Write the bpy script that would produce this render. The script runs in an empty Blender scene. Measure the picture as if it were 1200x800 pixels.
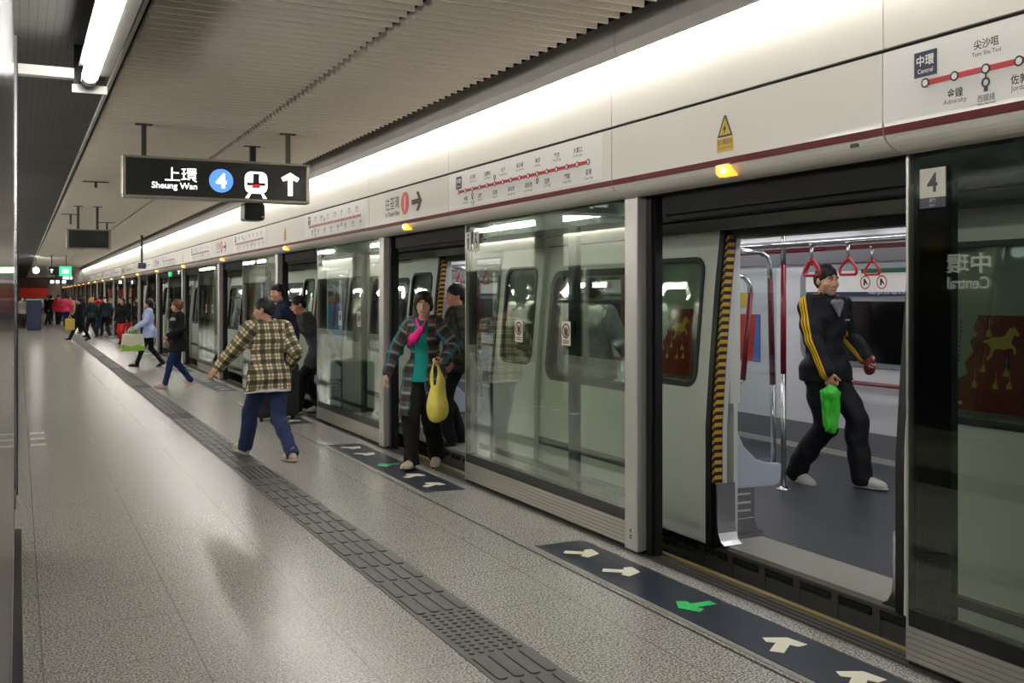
import bpy, bmesh, math, random
import numpy as np
from mathutils import Vector, Matrix
random.seed(7); rng = np.random.default_rng(7)
SC = bpy.context.scene
COL = SC.collection
PI = math.pi

# ------------------------------------------------------------------ materials
def mat(name, col, rough=0.5, metal=0.0, spec=0.5, emit=None, estr=0.0, bump=0.0, bscale=60, var=0.0, vscale=8, coat=0.0):
    m = bpy.data.materials.new(name); m.use_nodes = True
    nt = m.node_tree; b = nt.nodes['Principled BSDF']
    b.inputs['Base Color'].default_value = (*col, 1)
    b.inputs['Roughness'].default_value = rough
    b.inputs['Metallic'].default_value = metal
    b.inputs['Specular IOR Level'].default_value = spec
    b.inputs['Coat Weight'].default_value = coat
    if emit:
        b.inputs['Emission Color'].default_value = (*emit, 1)
        b.inputs['Emission Strength'].default_value = estr
    if estr: m.cycles.emission_sampling = 'FRONT'
    if bump or var:
        tc = nt.nodes.new('ShaderNodeTexCoord')
    if var:
        n = nt.nodes.new('ShaderNodeTexNoise'); n.inputs['Scale'].default_value = vscale; n.inputs['Detail'].default_value = 3
        nt.links.new(tc.outputs['Object'], n.inputs['Vector'])
        r = nt.nodes.new('ShaderNodeMapRange'); r.inputs['From Min'].default_value = .3; r.inputs['From Max'].default_value = .7
        r.inputs['To Min'].default_value = 1 - var; r.inputs['To Max'].default_value = 1 + var
        nt.links.new(n.outputs['Fac'], r.inputs['Value'])
        mx = nt.nodes.new('ShaderNodeVectorMath'); mx.operation = 'SCALE'
        mx.inputs[0].default_value = col
        nt.links.new(r.outputs['Result'], mx.inputs['Scale'])
        nt.links.new(mx.outputs['Vector'], b.inputs['Base Color'])
    if bump:
        n2 = nt.nodes.new('ShaderNodeTexNoise'); n2.inputs['Scale'].default_value = bscale; n2.inputs['Detail'].default_value = 2
        nt.links.new(tc.outputs['Object'], n2.inputs['Vector'])
        bp = nt.nodes.new('ShaderNodeBump'); bp.inputs['Strength'].default_value = bump; bp.inputs['Distance'].default_value = .01
        nt.links.new(n2.outputs['Fac'], bp.inputs['Height']); nt.links.new(bp.outputs['Normal'], b.inputs['Normal'])
    return m

def srgb(r, g, b):
    f = lambda c: (c/255/12.92) if c/255 <= .04045 else ((c/255+.055)/1.055)**2.4
    return (f(r), f(g), f(b))

class NT:
    """small helper to wire nodes"""
    def __init__(s, m): s.nt = m.node_tree; s.b = s.nt.nodes.get('Principled BSDF')
    def n(s, t, **k):
        o = s.nt.nodes.new(t)
        for a, v in k.items(): setattr(o, a, v)
        return o
    def l(s, a, b): s.nt.links.new(a, b)
    def math(s, op, a, b=None, c=None):
        o = s.n('ShaderNodeMath', operation=op)
        for i, v in enumerate((a, b, c)):
            if v is None: continue
            if isinstance(v, (int, float)): o.inputs[i].default_value = v
            else: s.l(v, o.inputs[i])
        return o.outputs[0]
    def mix(s, f, a, b):
        o = s.n('ShaderNodeMix', data_type='RGBA')
        for i, v in ((0, f), (6, a), (7, b)):
            if isinstance(v, (int, float)): o.inputs[i].default_value = v
            elif isinstance(v, tuple): o.inputs[i].default_value = (*v[:3], 1)
            else: s.l(v, o.inputs[i])
        return o.outputs[2]

def granite(name, joints):
    m = mat(name, (.5, .5, .5), .3); w = NT(m)
    tc = w.n('ShaderNodeTexCoord'); P = tc.outputs['Object']
    n1 = w.n('ShaderNodeTexNoise'); n1.inputs['Scale'].default_value = 105; n1.inputs['Detail'].default_value = 1.5; w.l(P, n1.inputs['Vector'])
    v = w.n('ShaderNodeTexVoronoi'); v.inputs['Scale'].default_value = 130; w.l(P, v.inputs['Vector'])
    rmp = w.n('ShaderNodeValToRGB'); e = rmp.color_ramp.elements
    e[0].position = .30; e[0].color = (*srgb(58, 57, 55), 1); e[1].position = .74; e[1].color = (*srgb(200, 197, 190), 1)
    x = e.new(.43); x.color = (*srgb(122, 119, 113), 1)
    x = e.new(.55); x.color = (*srgb(164, 161, 153), 1)
    w.l(n1.outputs['Fac'], rmp.inputs['Fac'])
    bw = w.n('ShaderNodeSeparateColor'); w.l(v.outputs['Color'], bw.inputs[0])
    dark = w.math('LESS_THAN', bw.outputs[0], .10)
    c = w.mix(w.math('MULTIPLY', dark, .6), rmp.outputs['Color'], srgb(84, 80, 74))
    n3 = w.n('ShaderNodeTexNoise'); n3.inputs['Scale'].default_value = .9; n3.inputs['Detail'].default_value = 3; w.l(P, n3.inputs['Vector'])
    sh = w.n('ShaderNodeMapRange'); sh.inputs['To Min'].default_value = .94; sh.inputs['To Max'].default_value = 1.04; w.l(n3.outputs['Fac'], sh.inputs['Value'])
    sc = w.n('ShaderNodeVectorMath', operation='SCALE'); w.l(c, sc.inputs[0]); w.l(sh.outputs[0], sc.inputs['Scale'])
    c = sc.outputs['Vector']
    # joints: lists of (axis, origin, period, half width)
    sep = w.n('ShaderNodeSeparateXYZ'); w.l(P, sep.inputs[0])
    acc = None
    for ax, o, per, hw in joints:
        q = w.math('ADD', sep.outputs[ax], -o + per/2 + 1000*per)
        q = w.math('FLOORED_MODULO', q, per); q = w.math('SUBTRACT', q, per/2); q = w.math('ABSOLUTE', q)
        q = w.math('LESS_THAN', q, hw)
        acc = q if acc is None else w.math('MAXIMUM', acc, q)
    if acc is not None:
        c = w.mix(w.math('MULTIPLY', acc, .5), c, srgb(70, 66, 60))
    w.l(c, w.b.inputs['Base Color'])
    rr = w.n('ShaderNodeMapRange'); rr.inputs['To Min'].default_value = .16; rr.inputs['To Max'].default_value = .34
    w.b.inputs['Roughness'].default_value = .25
    w.b.inputs['Specular IOR Level'].default_value = .55
    return m

def glass_mat(name, tint, base=.07, power=5.0, rough=0.0, refl=(1, 1, 1)):
    """a plain tinted sheet: what is not mirrored (Schlick) passes straight through, tinted"""
    m = bpy.data.materials.new(name); m.use_nodes = True
    nt = m.node_tree; nt.nodes.clear(); w = NT(m)
    out = w.n('ShaderNodeOutputMaterial'); mx = w.n('ShaderNodeMixShader')
    tr = w.n('ShaderNodeBsdfTransparent'); tr.inputs[0].default_value = (*tint, 1)
    gl = w.n('ShaderNodeBsdfGlossy'); gl.inputs['Roughness'].default_value = rough; gl.inputs[0].default_value = (*refl, 1)
    lw = w.n('ShaderNodeLayerWeight'); lw.inputs['Blend'].default_value = .5
    f = w.math('POWER', lw.outputs['Facing'], power); f = w.math('MULTIPLY', f, 1 - base); f = w.math('ADD', f, base)
    w.l(f, mx.inputs[0]); w.l(tr.outputs[0], mx.inputs[1]); w.l(gl.outputs[0], mx.inputs[2]); w.l(mx.outputs[0], out.inputs[0])
    return m

# ------------------------------------------------------------------ mesh builder
class MB:
    def __init__(s): s.v = []; s.f = []; s.m = []; s.cur = 0; s.smooth = []; s.sm = False
    def mi(s, i, smooth=False): s.cur = i; s.sm = smooth; return s
    def add(s, vs, fs):
        o = len(s.v); s.v += [tuple(p) for p in vs]
        for f in fs: s.f.append([i+o for i in f]); s.m.append(s.cur); s.smooth.append(s.sm)
    def box(s, x0, x1, y0, y1, z0, z1):
        vs = [(x, y, z) for x in (x0, x1) for y in (y0, y1) for z in (z0, z1)]
        s.add(vs, [(0, 1, 3, 2), (4, 6, 7, 5), (0, 4, 5, 1), (2, 3, 7, 6), (0, 2, 6, 4), (1, 5, 7, 3)]); return s
    def prism(s, poly, axis, a0, a1, cap=True):
        """poly: 2D points extruded along axis (the two others in x,y,z order)"""
        def P(p, a):
            q = list(p); q.insert(axis, a); return q
        n = len(poly)
        vs = [P(p, a0) for p in poly] + [P(p, a1) for p in poly]
        fs = [(i, (i+1) % n, n+(i+1) % n, n+i) for i in range(n)]
        if cap: fs += [tuple(range(n))[::-1], tuple(range(n, 2*n))]
        s.add(vs, fs); return s
    def tube(s, pts, r, n=10, cap=True, radii=None):
        pts = [Vector(p) for p in pts]; rings = []
        up = None
        for i, p in enumerate(pts):
            d = ((pts[min(i+1, len(pts)-1)] - p).normalized() + (p - pts[max(i-1, 0)]).normalized()).normalized()
            if up is None: up = Vector((0, 0, 1)) if abs(d.z) < .9 else Vector((1, 0, 0))
            a = d.cross(up).normalized(); b = a.cross(d).normalized(); up = b
            rr = radii[i] if radii else r
            rings.append([p + a*math.cos(2*PI*k/n)*rr + b*math.sin(2*PI*k/n)*rr for k in range(n)])
        vs = [q for R in rings for q in R]; fs = []
        for i in range(len(pts)-1):
            for k in range(n): fs.append((i*n+k, i*n+(k+1) % n, (i+1)*n+(k+1) % n, (i+1)*n+k))
        if cap: fs += [tuple(range(n))[::-1], tuple(range((len(pts)-1)*n, len(pts)*n))]
        old = s.sm; s.sm = True; s.add(vs, fs); s.sm = old; return s
    def lathe(s, prof, c, n=20):
        vs = []; fs = []
        for r, z in prof: vs += [(c[0]+r*math.cos(2*PI*k/n), c[1]+r*math.sin(2*PI*k/n), c[2]+z) for k in range(n)]
        for i in range(len(prof)-1):
            for k in range(n): fs.append((i*n+k, i*n+(k+1) % n, (i+1)*n+(k+1) % n, (i+1)*n+k))
        fs += [tuple(range(n))[::-1], tuple(range((len(prof)-1)*n, len(prof)*n))]
        old = s.sm; s.sm = True; s.add(vs, fs); s.sm = old; return s
    def flat(s, poly, frame, z=0.0, t=.002):
        """2D polygon laid in frame (origin, right, up, normal), thickness t"""
        o, r, u, nn = frame; n = len(poly)
        P = lambda p, h: o + r*p[0] + u*p[1] + nn*h
        vs = [P(p, z) for p in poly] + [P(p, z+t) for p in poly]
        s.add(vs, [tuple(range(n))[::-1], tuple(range(n, 2*n))] + [(i, (i+1) % n, n+(i+1) % n, n+i) for i in range(n)]); return s
    def ring(s, c, r0, r1, frame, z=0.0, t=.002, n=28):
        o, r, u, nn = frame
        P = lambda a, q, h: o + r*(c[0]+q*math.cos(a)) + u*(c[1]+q*math.sin(a)) + nn*h
        vs = []
        for k in range(n):
            a = 2*PI*k/n; vs += [P(a, r0, z), P(a, r1, z), P(a, r1, z+t), P(a, r0, z+t)]
        fs = []
        for k in range(n):
            j = (k+1) % n
            for e in range(4): fs.append((4*k+e, 4*j+e, 4*j+(e+1) % 4, 4*k+(e+1) % 4))
        s.add(vs, fs); return s
    def build(s, name, mats, parent=None, bevel=0, origin=None):
        me = bpy.data.meshes.new(name)
        o0 = Vector(origin) if origin else Vector((0, 0, 0))
        me.from_pydata([Vector(p)-o0 for p in s.v], [], s.f)
        if not isinstance(mats, (list, tuple)): mats = [mats]
        for m in mats: me.materials.append(m)
        me.polygons.foreach_set('material_index', s.m); me.polygons.foreach_set('use_smooth', s.smooth)
        bm = bmesh.new(); bm.from_mesh(me); bmesh.ops.recalc_face_normals(bm, faces=bm.faces); bm.to_mesh(me); bm.free()
        o = bpy.data.objects.new(name, me); COL.objects.link(o); o.location = o0
        if parent: o.parent = parent; o.matrix_parent_inverse = Matrix.Translation(parent.location).inverted() if parent.parent is None else Matrix()
        if bevel:
            b = o.modifiers.new('bevel', 'BEVEL'); b.width = bevel; b.segments = 2; b.limit_method = 'ANGLE'; b.angle_limit = .7
        return o

def fin(o, label=None, cat=None, group=None, kind=None):
    if label: o['label'] = label
    if cat: o['category'] = cat
    if group: o['group'] = group
    if kind: o['kind'] = kind
    return o
def thing(name, label, cat, loc=(0, 0, 0), group=None):
    o = bpy.data.objects.new(name, None); COL.objects.link(o); o.location = loc; o.empty_display_size = .1
    return fin(o, label, cat, group)
def copy_tree(root, delta, label=None):
    """a copy of a thing with copies of its parts and sub-parts"""
    d = Vector(delta)
    def rec(o, p):
        c = o.copy(); COL.objects.link(c)
        if p is None: c.location = o.location + d
        else: c.parent = p
        for ch in list(o.children): rec(ch, c)
        return c
    r = rec(root, None)
    if p_is_top(root): pass
    if label: r['label'] = label
    return r
def p_is_top(o): return o.parent is None
ORD = ['nearest', 'second', 'third', 'fourth', 'fifth', 'sixth', 'seventh', 'eighth', 'ninth', 'tenth', 'eleventh', 'twelfth', 'thirteenth', 'fourteenth', 'fifteenth', 'sixteenth', 'seventeenth', 'eighteenth', 'nineteenth', 'twentieth', 'twenty-first', 'twenty-second', 'twenty-third', 'twenty-fourth']

V3 = Vector
def frame(o, r, u):
    r = V3(r).normalized(); u = V3(u).normalized(); return (V3(o), r, u, r.cross(u).normalized())
def F_wall(x, y, z): return frame((x, y, z), (0, -1, 0), (0, 0, 1))     # faces the platform (-X), reads towards -Y
def F_front(x, y, z): return frame((x, y, z), (1, 0, 0), (0, 0, 1))     # faces the camera side (-Y)
def F_floor(x, y, z, ang=0): return frame((x, y, z), (math.cos(ang), math.sin(ang), 0), (-math.sin(ang), math.cos(ang), 0))

def text_into(mb, s, fr, h=None, w=None, align='C', z=.001, t=.001, at=(0, 0), bold=0.0, vmid=False):
    """letters of the built-in font as faces in the frame; h = cap height, w = total width (squeezed to fit)"""
    cu = bpy.data.curves.new('t', 'FONT'); cu.body = s; cu.size = 1.0; cu.offset = bold; cu.resolution_u = 3
    ob = bpy.data.objects.new('t', cu); COL.objects.link(ob)
    dg = bpy.context.evaluated_depsgraph_get()
    me = bpy.data.meshes.new_from_object(ob.evaluated_get(dg))
    co = np.zeros(len(me.vertices)*3); me.vertices.foreach_get('co', co); co = co.reshape(-1, 3)
    if len(co):
        x0, x1 = co[:, 0].min(), co[:, 0].max(); y0, y1 = co[:, 1].min(), co[:, 1].max()
        sy = h/(y1-y0) if h else w/(x1-x0)
        sx = w/(x1-x0) if w else sy
        ax = {'L': x0, 'C': (x0+x1)/2, 'R': x1}[align]; ay = (y0+y1)/2 if vmid else y0
        o, r, u, n = fr
        vs = [o + r*((p[0]-ax)*sx+at[0]) + u*((p[1]-ay)*sy+at[1]) + n*z for p in co]
        mb.add(vs, [tuple(p.vertices) for p in me.polygons])
    bpy.data.objects.remove(ob); bpy.data.curves.remove(cu); bpy.data.meshes.remove(me)

def rrect(cx, cy, w, h, r, n=5):
    pts = []
    for sx, sy, a0 in ((1, 1, 0), (-1, 1, PI/2), (-1, -1, PI), (1, -1, 1.5*PI)):
        for k in range(n+1):
            a = a0 + PI/2*k/n
            pts.append((cx + sx*(w/2-r) + r*math.cos(a), cy + sy*(h/2-r) + r*math.sin(a)))
    return pts
def arrow2d(L, W, sw, hl):
    """an arrow with a barbed head pointing +y, centred"""
    return [(-sw/2, -L/2), (sw/2, -L/2), (sw/2, L/2-sw*1.5), (W/2-sw*.45, L/2-hl-.0), (W/2, L/2-hl+sw*.75), (0, L/2), (-W/2, L/2-hl+sw*.75), (-W/2+sw*.45, L/2-hl), (-sw/2, L/2-sw*1.5)]
# ------------------------------------------------------------------ layout constants (metres)
PER = 4.71                     # door pitch along the platform
YC0 = 4.17                     # middle of the nearest doorway
NB = 19                        # doorways along the platform
XF = 3.2                       # face of the signage header
XP = 3.38                      # plane of the platform screen
YEND = YC0 + PER*NB
CEIL = 3.05
yc = lambda k: YC0 + PER*k

M_granite = granite('granite_tiles', [(0, .09, .612, .0035), (1, .91, .614, .003)])
M_granite2 = granite('granite_edge_slabs', [(1, 1.2, 1.57, .003)])
M_cream = mat('cream_enamel_panel', srgb(226, 221, 211), .32, spec=.45, coat=.15)
M_white = mat('white_print', srgb(235, 233, 228), .4)
M_red = mat('red_stripe', srgb(96, 14, 18), .5, spec=.25)
M_redline = mat('red_line', srgb(190, 30, 36), .4)
M_navy = mat('navy_print', srgb(30, 34, 62), .4)
M_ink = mat('black_print', srgb(28, 28, 32), .45)
M_black = mat('black_metal', srgb(20, 21, 22), .35)
M_matblack = mat('matt_black', srgb(14, 14, 15), .8)
M_void = mat('dark_void', srgb(10, 10, 11), .9)
M_alu = mat('aluminium', srgb(190, 187, 178), .38, metal=.75)
M_alu_l = mat('light_aluminium', srgb(205, 203, 198), .42, metal=.55)
M_steel = mat('stainless_steel', srgb(205, 205, 206), .22, metal=1)
M_mirror = mat('polished_dark_steel', srgb(84, 86, 92), .10, metal=1)
M_slat = mat('ceiling_slat_paint', srgb(226, 219, 208), .5, spec=.4)
M_fascia = mat('grey_fascia', srgb(176, 173, 166), .45)
M_darkceil = mat('dark_perforated_ceiling', srgb(110, 108, 103), .7)
w = NT(M_darkceil); tc = w.n('ShaderNodeTexCoord'); sp = w.n('ShaderNodeSeparateXYZ'); w.l(tc.outputs['Object'], sp.inputs[0])
qa = w.math('FLOORED_MODULO', sp.outputs[0], .045); qb = w.math('FLOORED_MODULO', sp.outputs[1], .3)
qq = w.math('MAXIMUM', w.math('LESS_THAN', qa, .007), w.math('LESS_THAN', qb, .012))
nn = w.n('ShaderNodeTexNoise'); nn.inputs['Scale'].default_value = 1.3; nn.inputs['Detail'].default_value = 5; w.l(tc.outputs['Object'], nn.inputs['Vector'])
w.l(w.mix(w.math('MULTIPLY', qq, .6), w.mix(nn.outputs['Fac'], srgb(58, 56, 53), srgb(88, 86, 81)), srgb(40, 39, 37)), w.b.inputs['Base Color'])
M_tact = mat('grey_rubber_paving', srgb(78, 76, 72), .6, var=.06, vscale=5)
M_tact_d = mat('grey_rubber_paving_raised', srgb(70, 68, 64), .55)
M_tube = mat('cove_tube_light', (1, 1, 1), .5, emit=(1.0, .98, .94), estr=84)
M_tube_far = mat('opposite_cove_tube_light', (1, 1, 1), .5, emit=(1.0, .98, .94), estr=150)
M_fluo = mat('fluorescent_light', (1, 1, 1), .5, emit=(1.0, .98, .93), estr=34)
M_amber = mat('amber_lens', srgb(240, 150, 30), .3, emit=(1.0, .36, .04), estr=2.0)
M_amber_hot = mat('amber_bulb', (1, .7, .3), .3, emit=(1.0, .62, .18), estr=16)
M_yellow = mat('yellow_print', srgb(205, 170, 40), .45)
M_glass = glass_mat('tinted_screen_glass', (.86, .915, .865), base=.115, power=4.0, refl=(.92, .97, .92))
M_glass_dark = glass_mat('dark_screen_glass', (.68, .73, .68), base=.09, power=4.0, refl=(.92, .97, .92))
M_signface = mat('black_sign_face', srgb(22, 27, 27), .35)
M_lit = mat('backlit_white', (1, 1, 1), .5, emit=(1, 1, .98), estr=1.35)
M_litblue = mat('backlit_blue', srgb(70, 130, 220), .5, emit=srgb(96, 152, 232), estr=1.0)
M_litred = mat('backlit_red', srgb(170, 20, 40), .5, emit=srgb(190, 24, 48), estr=1.0)
M_litgreen = mat('backlit_green', srgb(30, 150, 90), .5, emit=srgb(40, 170, 110), estr=2.2)
M_gold = mat('brass_edge', srgb(170, 145, 85), .35, metal=.6)
M_stone = mat('grey_stone_cladding', srgb(150, 146, 138), .4, var=.1, vscale=14)

# ------------------------------------------------------------------ floor
mb = MB(); mb.box(-7.0, 2.795, -3, YEND+3, -.3, 0)
fin(mb.build('floor', M_granite), kind='structure')
mb = MB(); mb.box(2.815, 3.33, -3, YEND+3, -.3, 0)
fin(mb.build('floor_edge', M_granite2), kind='structure')
mb = MB(); mb.box(2.795, 2.815, -3, YEND+3, -.3, -.004)
fin(mb.build('trim_1', M_ink), kind='structure')
mb = MB(); mb.box(3.33, 3.54, -3, YEND+3, -.3, -.006); mb.mi(1).box(3.485, 3.515, -3, YEND+3, -.01, .002)
for i in range(3): mb.mi(0).box(3.36+i*.04, 3.372+i*.04, -3, YEND+3, -.01, 0.0)
fin(mb.build('trim_2', [mat('threshold_metal', srgb(88, 86, 80), .45, metal=.5), M_gold]), kind='structure')
# track bed and tunnel beyond the train
mb = MB(); mb.box(3.54, 9.0, -5, YEND+5, -1.5, -1.3); mb.box(8.6, 9.0, -5, YEND+5, -1.3, 4.2); mb.box(3.5, 9.0, -5, YEND+5, 3.7, 3.9)
mb.box(3.5, 9.0, -5.2, -5, -1.5, 3.9)
fin(mb.build('wall_tunnel', mat('tunnel_concrete', srgb(60, 60, 58), .9, var=.2)), kind='structure')
mb = MB(); mb.box(3.5, 3.54, -3, YEND+3, -1.3, -.3)
fin(mb.build('wall_platform_edge', M_void), kind='structure')

# tactile strip: ribs and, every 4.7 m or so, two tiles of studs
mb = MB(); mb.box(1.715, 2.025, .3, YEND, 0, .004)
TY = .42; tiles = []
y = 0.6
dot_tiles = {3.87, 4.18}
k = 0
DOTY = [3.86, 8.55, 13.25, 17.95, 22.65, 27.4, 32.1]
while y < 60:
    isdot = any(d <= y+.155 < d+.62 for d in DOTY)
    if y > 34 and not isdot:
        for i in range(4): mb.mi(1).box(1.735+i*.074, 1.783+i*.074, y+.01, y+.30, .004, .009)
    elif not isdot:
        for i in range(4):
            x = 1.735+i*.074
            mb.mi(1).prism([(p[0], p[1]) for p in rrect(x+.024, y+.155, .046, .285, .018, 3)], 2, .004, .010)
    else:
        for i in range(6):
            for j in range(6):
                c = (1.735+.024+i*.046, y+.03+j*.051)
                n = 8
                mb.mi(1, False).prism([(c[0]+.013*math.cos(2*PI*q/n), c[1]+.013*math.sin(2*PI*q/n)) for q in range(n)], 2, .004, .010)
    y += .31
fin(mb.build('tactile_paving', [M_tact, M_tact_d]), 'long grey tactile guide strip of ribbed and studded tiles along the platform', 'tactile paving')

# ------------------------------------------------------------------ ceiling
def slat_strip(x0, x1, y0, y1, pitch=.12):
    prof = []; y = y0
    top = CEIL + .09
    mbx = MB()
    low = []
    while y < y1:
        low += [(y, CEIL+.002), (y+pitch*.12, CEIL), (y+pitch*.97, CEIL+.044), (y+pitch, CEIL+.042)]
        y += pitch
    vs = [(x0, p[0], p[1]) for p in low] + [(x1, p[0], p[1]) for p in low]
    n = len(low)
    mbx.add(vs, [(i, i+1, n+i+1, n+i) for i in range(n-1)])
    # end faces, tooth by tooth
    for s0, xx in ((0, x0), (1, x1)):
        for i in range(n-1):
            a, b = low[i], low[i+1]
            mbx.add([(xx, a[0], a[1]), (xx, b[0], b[1]), (xx, b[0], CEIL+.055), (xx, a[0], CEIL+.055)], [(0, 1, 2, 3)])
    mbx.box(x0+.02, x1-.02, y0, y1, CEIL+.055, CEIL+.06)
    return mbx
fin(slat_strip(.63, 1.885, -2, YEND+1).build('ceiling_middle', M_slat), kind='structure')
fin(slat_strip(1.935, 2.93, -2, YEND+1).build('ceiling_edge', M_slat), kind='structure')
mb = MB(); mb.box(-7, 4.2, -3, YEND+3, CEIL+.16, CEIL+.3)
fin(mb.build('ceiling_void', M_void), kind='structure')
mb = MB(); mb.box(-5.0, .575, -3, YEND+3, CEIL+.03, CEIL+.06)
fin(mb.build('ceiling_dark', M_darkceil), kind='structure')
mb = MB(); mb.box(.577, .60, -3, YEND+3, CEIL+.005, CEIL+.07); fin(mb.build('trim_6', M_fascia), kind='structure')
# grey fascia that hides the cove tubes
mb = MB()
y = -2.0
while y < YEND:
    mb.prism([(3.115, CEIL+.10), (3.105, 2.99), (3.118, 2.935), (3.122, 2.934), (3.116, 2.99), (3.122, CEIL+.10)], 1, y, y+2.352); y += 2.355
mb.prism([(3.1222, CEIL+.10), (3.1162, 2.99), (3.1222, 2.932), (3.130, 2.93), (3.125, 2.99), (3.132, CEIL+.10)], 1, -2, YEND)
fin(mb.build('trim_3', M_fascia), kind='structure')
mb = MB(); mb.box(3.217, 3.26, -3, YEND+2, 2.25, 3.2); mb.box(3.116, 3.217, -3, YEND+2, CEIL+.10, CEIL+.16)
mb.mi(1).box(3.206, 3.217, -3, YEND+2, 2.95, CEIL+.10); mb.mi(1).box(3.132, 3.215, -3, YEND+2, CEIL+.09, CEIL+.10)
fin(mb.build('wall_header', [M_matblack, M_white]), kind='structure')
mb = MB(); mb.box(3.352, 3.75, -3, YEND+2, 2.141, 2.25)
fin(mb.build('trim_5', M_matblack), kind='structure')
mb = MB(); mb.box(3.5, 3.75, -3, YEND+2, 2.25, 3.75)
fin(mb.build('wall_header_back', M_matblack), kind='structure')

# ------------------------------------------------------------------ signage header, bay by bay
def lower_profile():
    p = [(XF+.014, 2.548), (XF, 2.545), (XF, 2.235)]
    for i in range(1, 9):
        a = PI/2*i/8
        p.append((XF + .15*(1-math.cos(a))*.9, 2.235 - .098*math.sin(a)))
    p += [(XF+.150, 2.14), (XF+.145, 2.15), (XF+.014, 2.24)]
    return p
LP = lower_profile()
def beacon(k):
    t = thing('door_beacon', f'{ORD[k]} amber lamp over the platform doors, counted from the camera', 'lamp', (XF, yc(k), 2.18), 'amber lamps along the header')
    y = yc(k); mbx = MB()
    # trapezoid lens wrapped on the curve
    mbx.prism([(XF-.012, 2.205), (XF+.03, 2.205), (XF+.05, 2.152), (XF+.012, 2.150), (XF-.008, 2.165)], 1, y-.05, y+.05)
    mbx.build('lens', M_amber, t)
    m2 = MB(); m2.lathe([(.0, .0), (.012, .002), (.014, .014), (.008, .024)], (XF-.014, y-.012, 2.165), 10)
    m2.build('bulb', M_amber_hot, t)
    m3 = MB(); m3.box(XF-.004, XF+.02, y-.055, y+.055, 2.203, 2.212); m3.build('bezel', M_alu, t)

STN = [('中環', 'Central'), ('金鐘', 'Admiralty'), ('尖沙咀', 'Tsim Sha Tsui'), ('佐敦', 'Jordan'), ('油麻地', 'Yau Ma Tei'), ('旺角', 'Mong Kok'), ('太子', 'Prince Edward'), ('深水埗', 'Sham Shui Po'), ('長沙灣', 'Cheung Sha Wan'), ('荔枝角', 'Lai Chi Kok'), ('美孚', 'Mei Foo'), ('荔景', 'Lai King'), ('葵芳', 'Kwai Fong'), ('葵興', 'Kwai Hing'), ('大窩口', 'Tai Wo Hau'), ('荃灣', 'Tsuen Wan')]
def line_map(k, parent):
    """route map on the panel between doorways k and k+1"""
    y0 = yc(k) + 3.435          # Central
    fr = F_wall(XF, y0, 2.382); dx = .1388
    mbx = MB()                   # 0 white, 1 red, 2 ink, 3 navy
    mbx.mi(0).flat([(-.22, -.125), (2.25, -.125), (2.25, .16), (-.22, .16)], fr, z=-.0005, t=.001)
    mbx.mi(1).flat([(0, -.011), (dx*15, -.011), (dx*15, .011), (0, .011)], fr, z=.0008)
    for i in range(16):
        mbx.mi(2).ring((i*dx, 0), .013, .019, fr, z=.003); mbx.mi(0).ring((i*dx, 0), .0, .013, fr, z=.0028)
    for i, s in ((2, -1), (5, 1), (10, -1)):
        mbx.mi(2).ring((i*dx, s*.050), .012, .018, fr, z=.003)
        mbx.flat([(i*dx-.002, s*.018), (i*dx+.002, s*.018), (i*dx+.002, s*.034), (i*dx-.002, s*.034)], fr, z=.0026)
    mbx.mi(3).flat([(2*dx-.008, -.083), (2*dx+.008, -.083), (2*dx+.008, -.066), (2*dx-.008, -.066)], fr, z=.002)
    mbx.mi(3).flat([(-.055, .026), (.055, .026), (.055, .125), (-.055, .125)], fr, z=.001)
    mp = mbx.build('line_map', [M_white, M_redline, M_ink, M_navy], parent)
    tx = MB()
    text_into(tx, '中環', fr, h=.043, z=.0035, at=(0, .068), bold=.02); text_into(tx, 'Central', fr, h=.018, z=.0035, at=(0, .040), bold=.01)
    tx.build('station_name', M_white, mp)
    for i in range(1, 16):
        tx = MB(); up = i in (2, 4, 6, 8, 10, 12, 14)
        yy = .062 if up else -.060-.02
        if i == 2: yy = .066
        wd = .036*len(STN[i][0])
        text_into(tx, STN[i][0], fr, h=.036, w=wd, z=.001, at=(i*dx, yy+.012 if up else yy), bold=.012)
        text_into(tx, STN[i][1], fr, w=min(.125, .0118*len(STN[i][1])), z=.001, at=(i*dx, yy-.012 if up else yy-.028))
        tx.build('station_name', M_ink, mp)
    tx = MB(); text_into(tx, '西鐵綫', fr, h=.026, w=.075, z=.001, at=(2*dx, -.118)); text_into(tx, 'West Rail Line', fr, w=.08, z=.001, at=(2*dx, -.131))
    tx.build('line_name', M_ink, mp)
    return mp
def mirror_uv(p): return p
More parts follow.
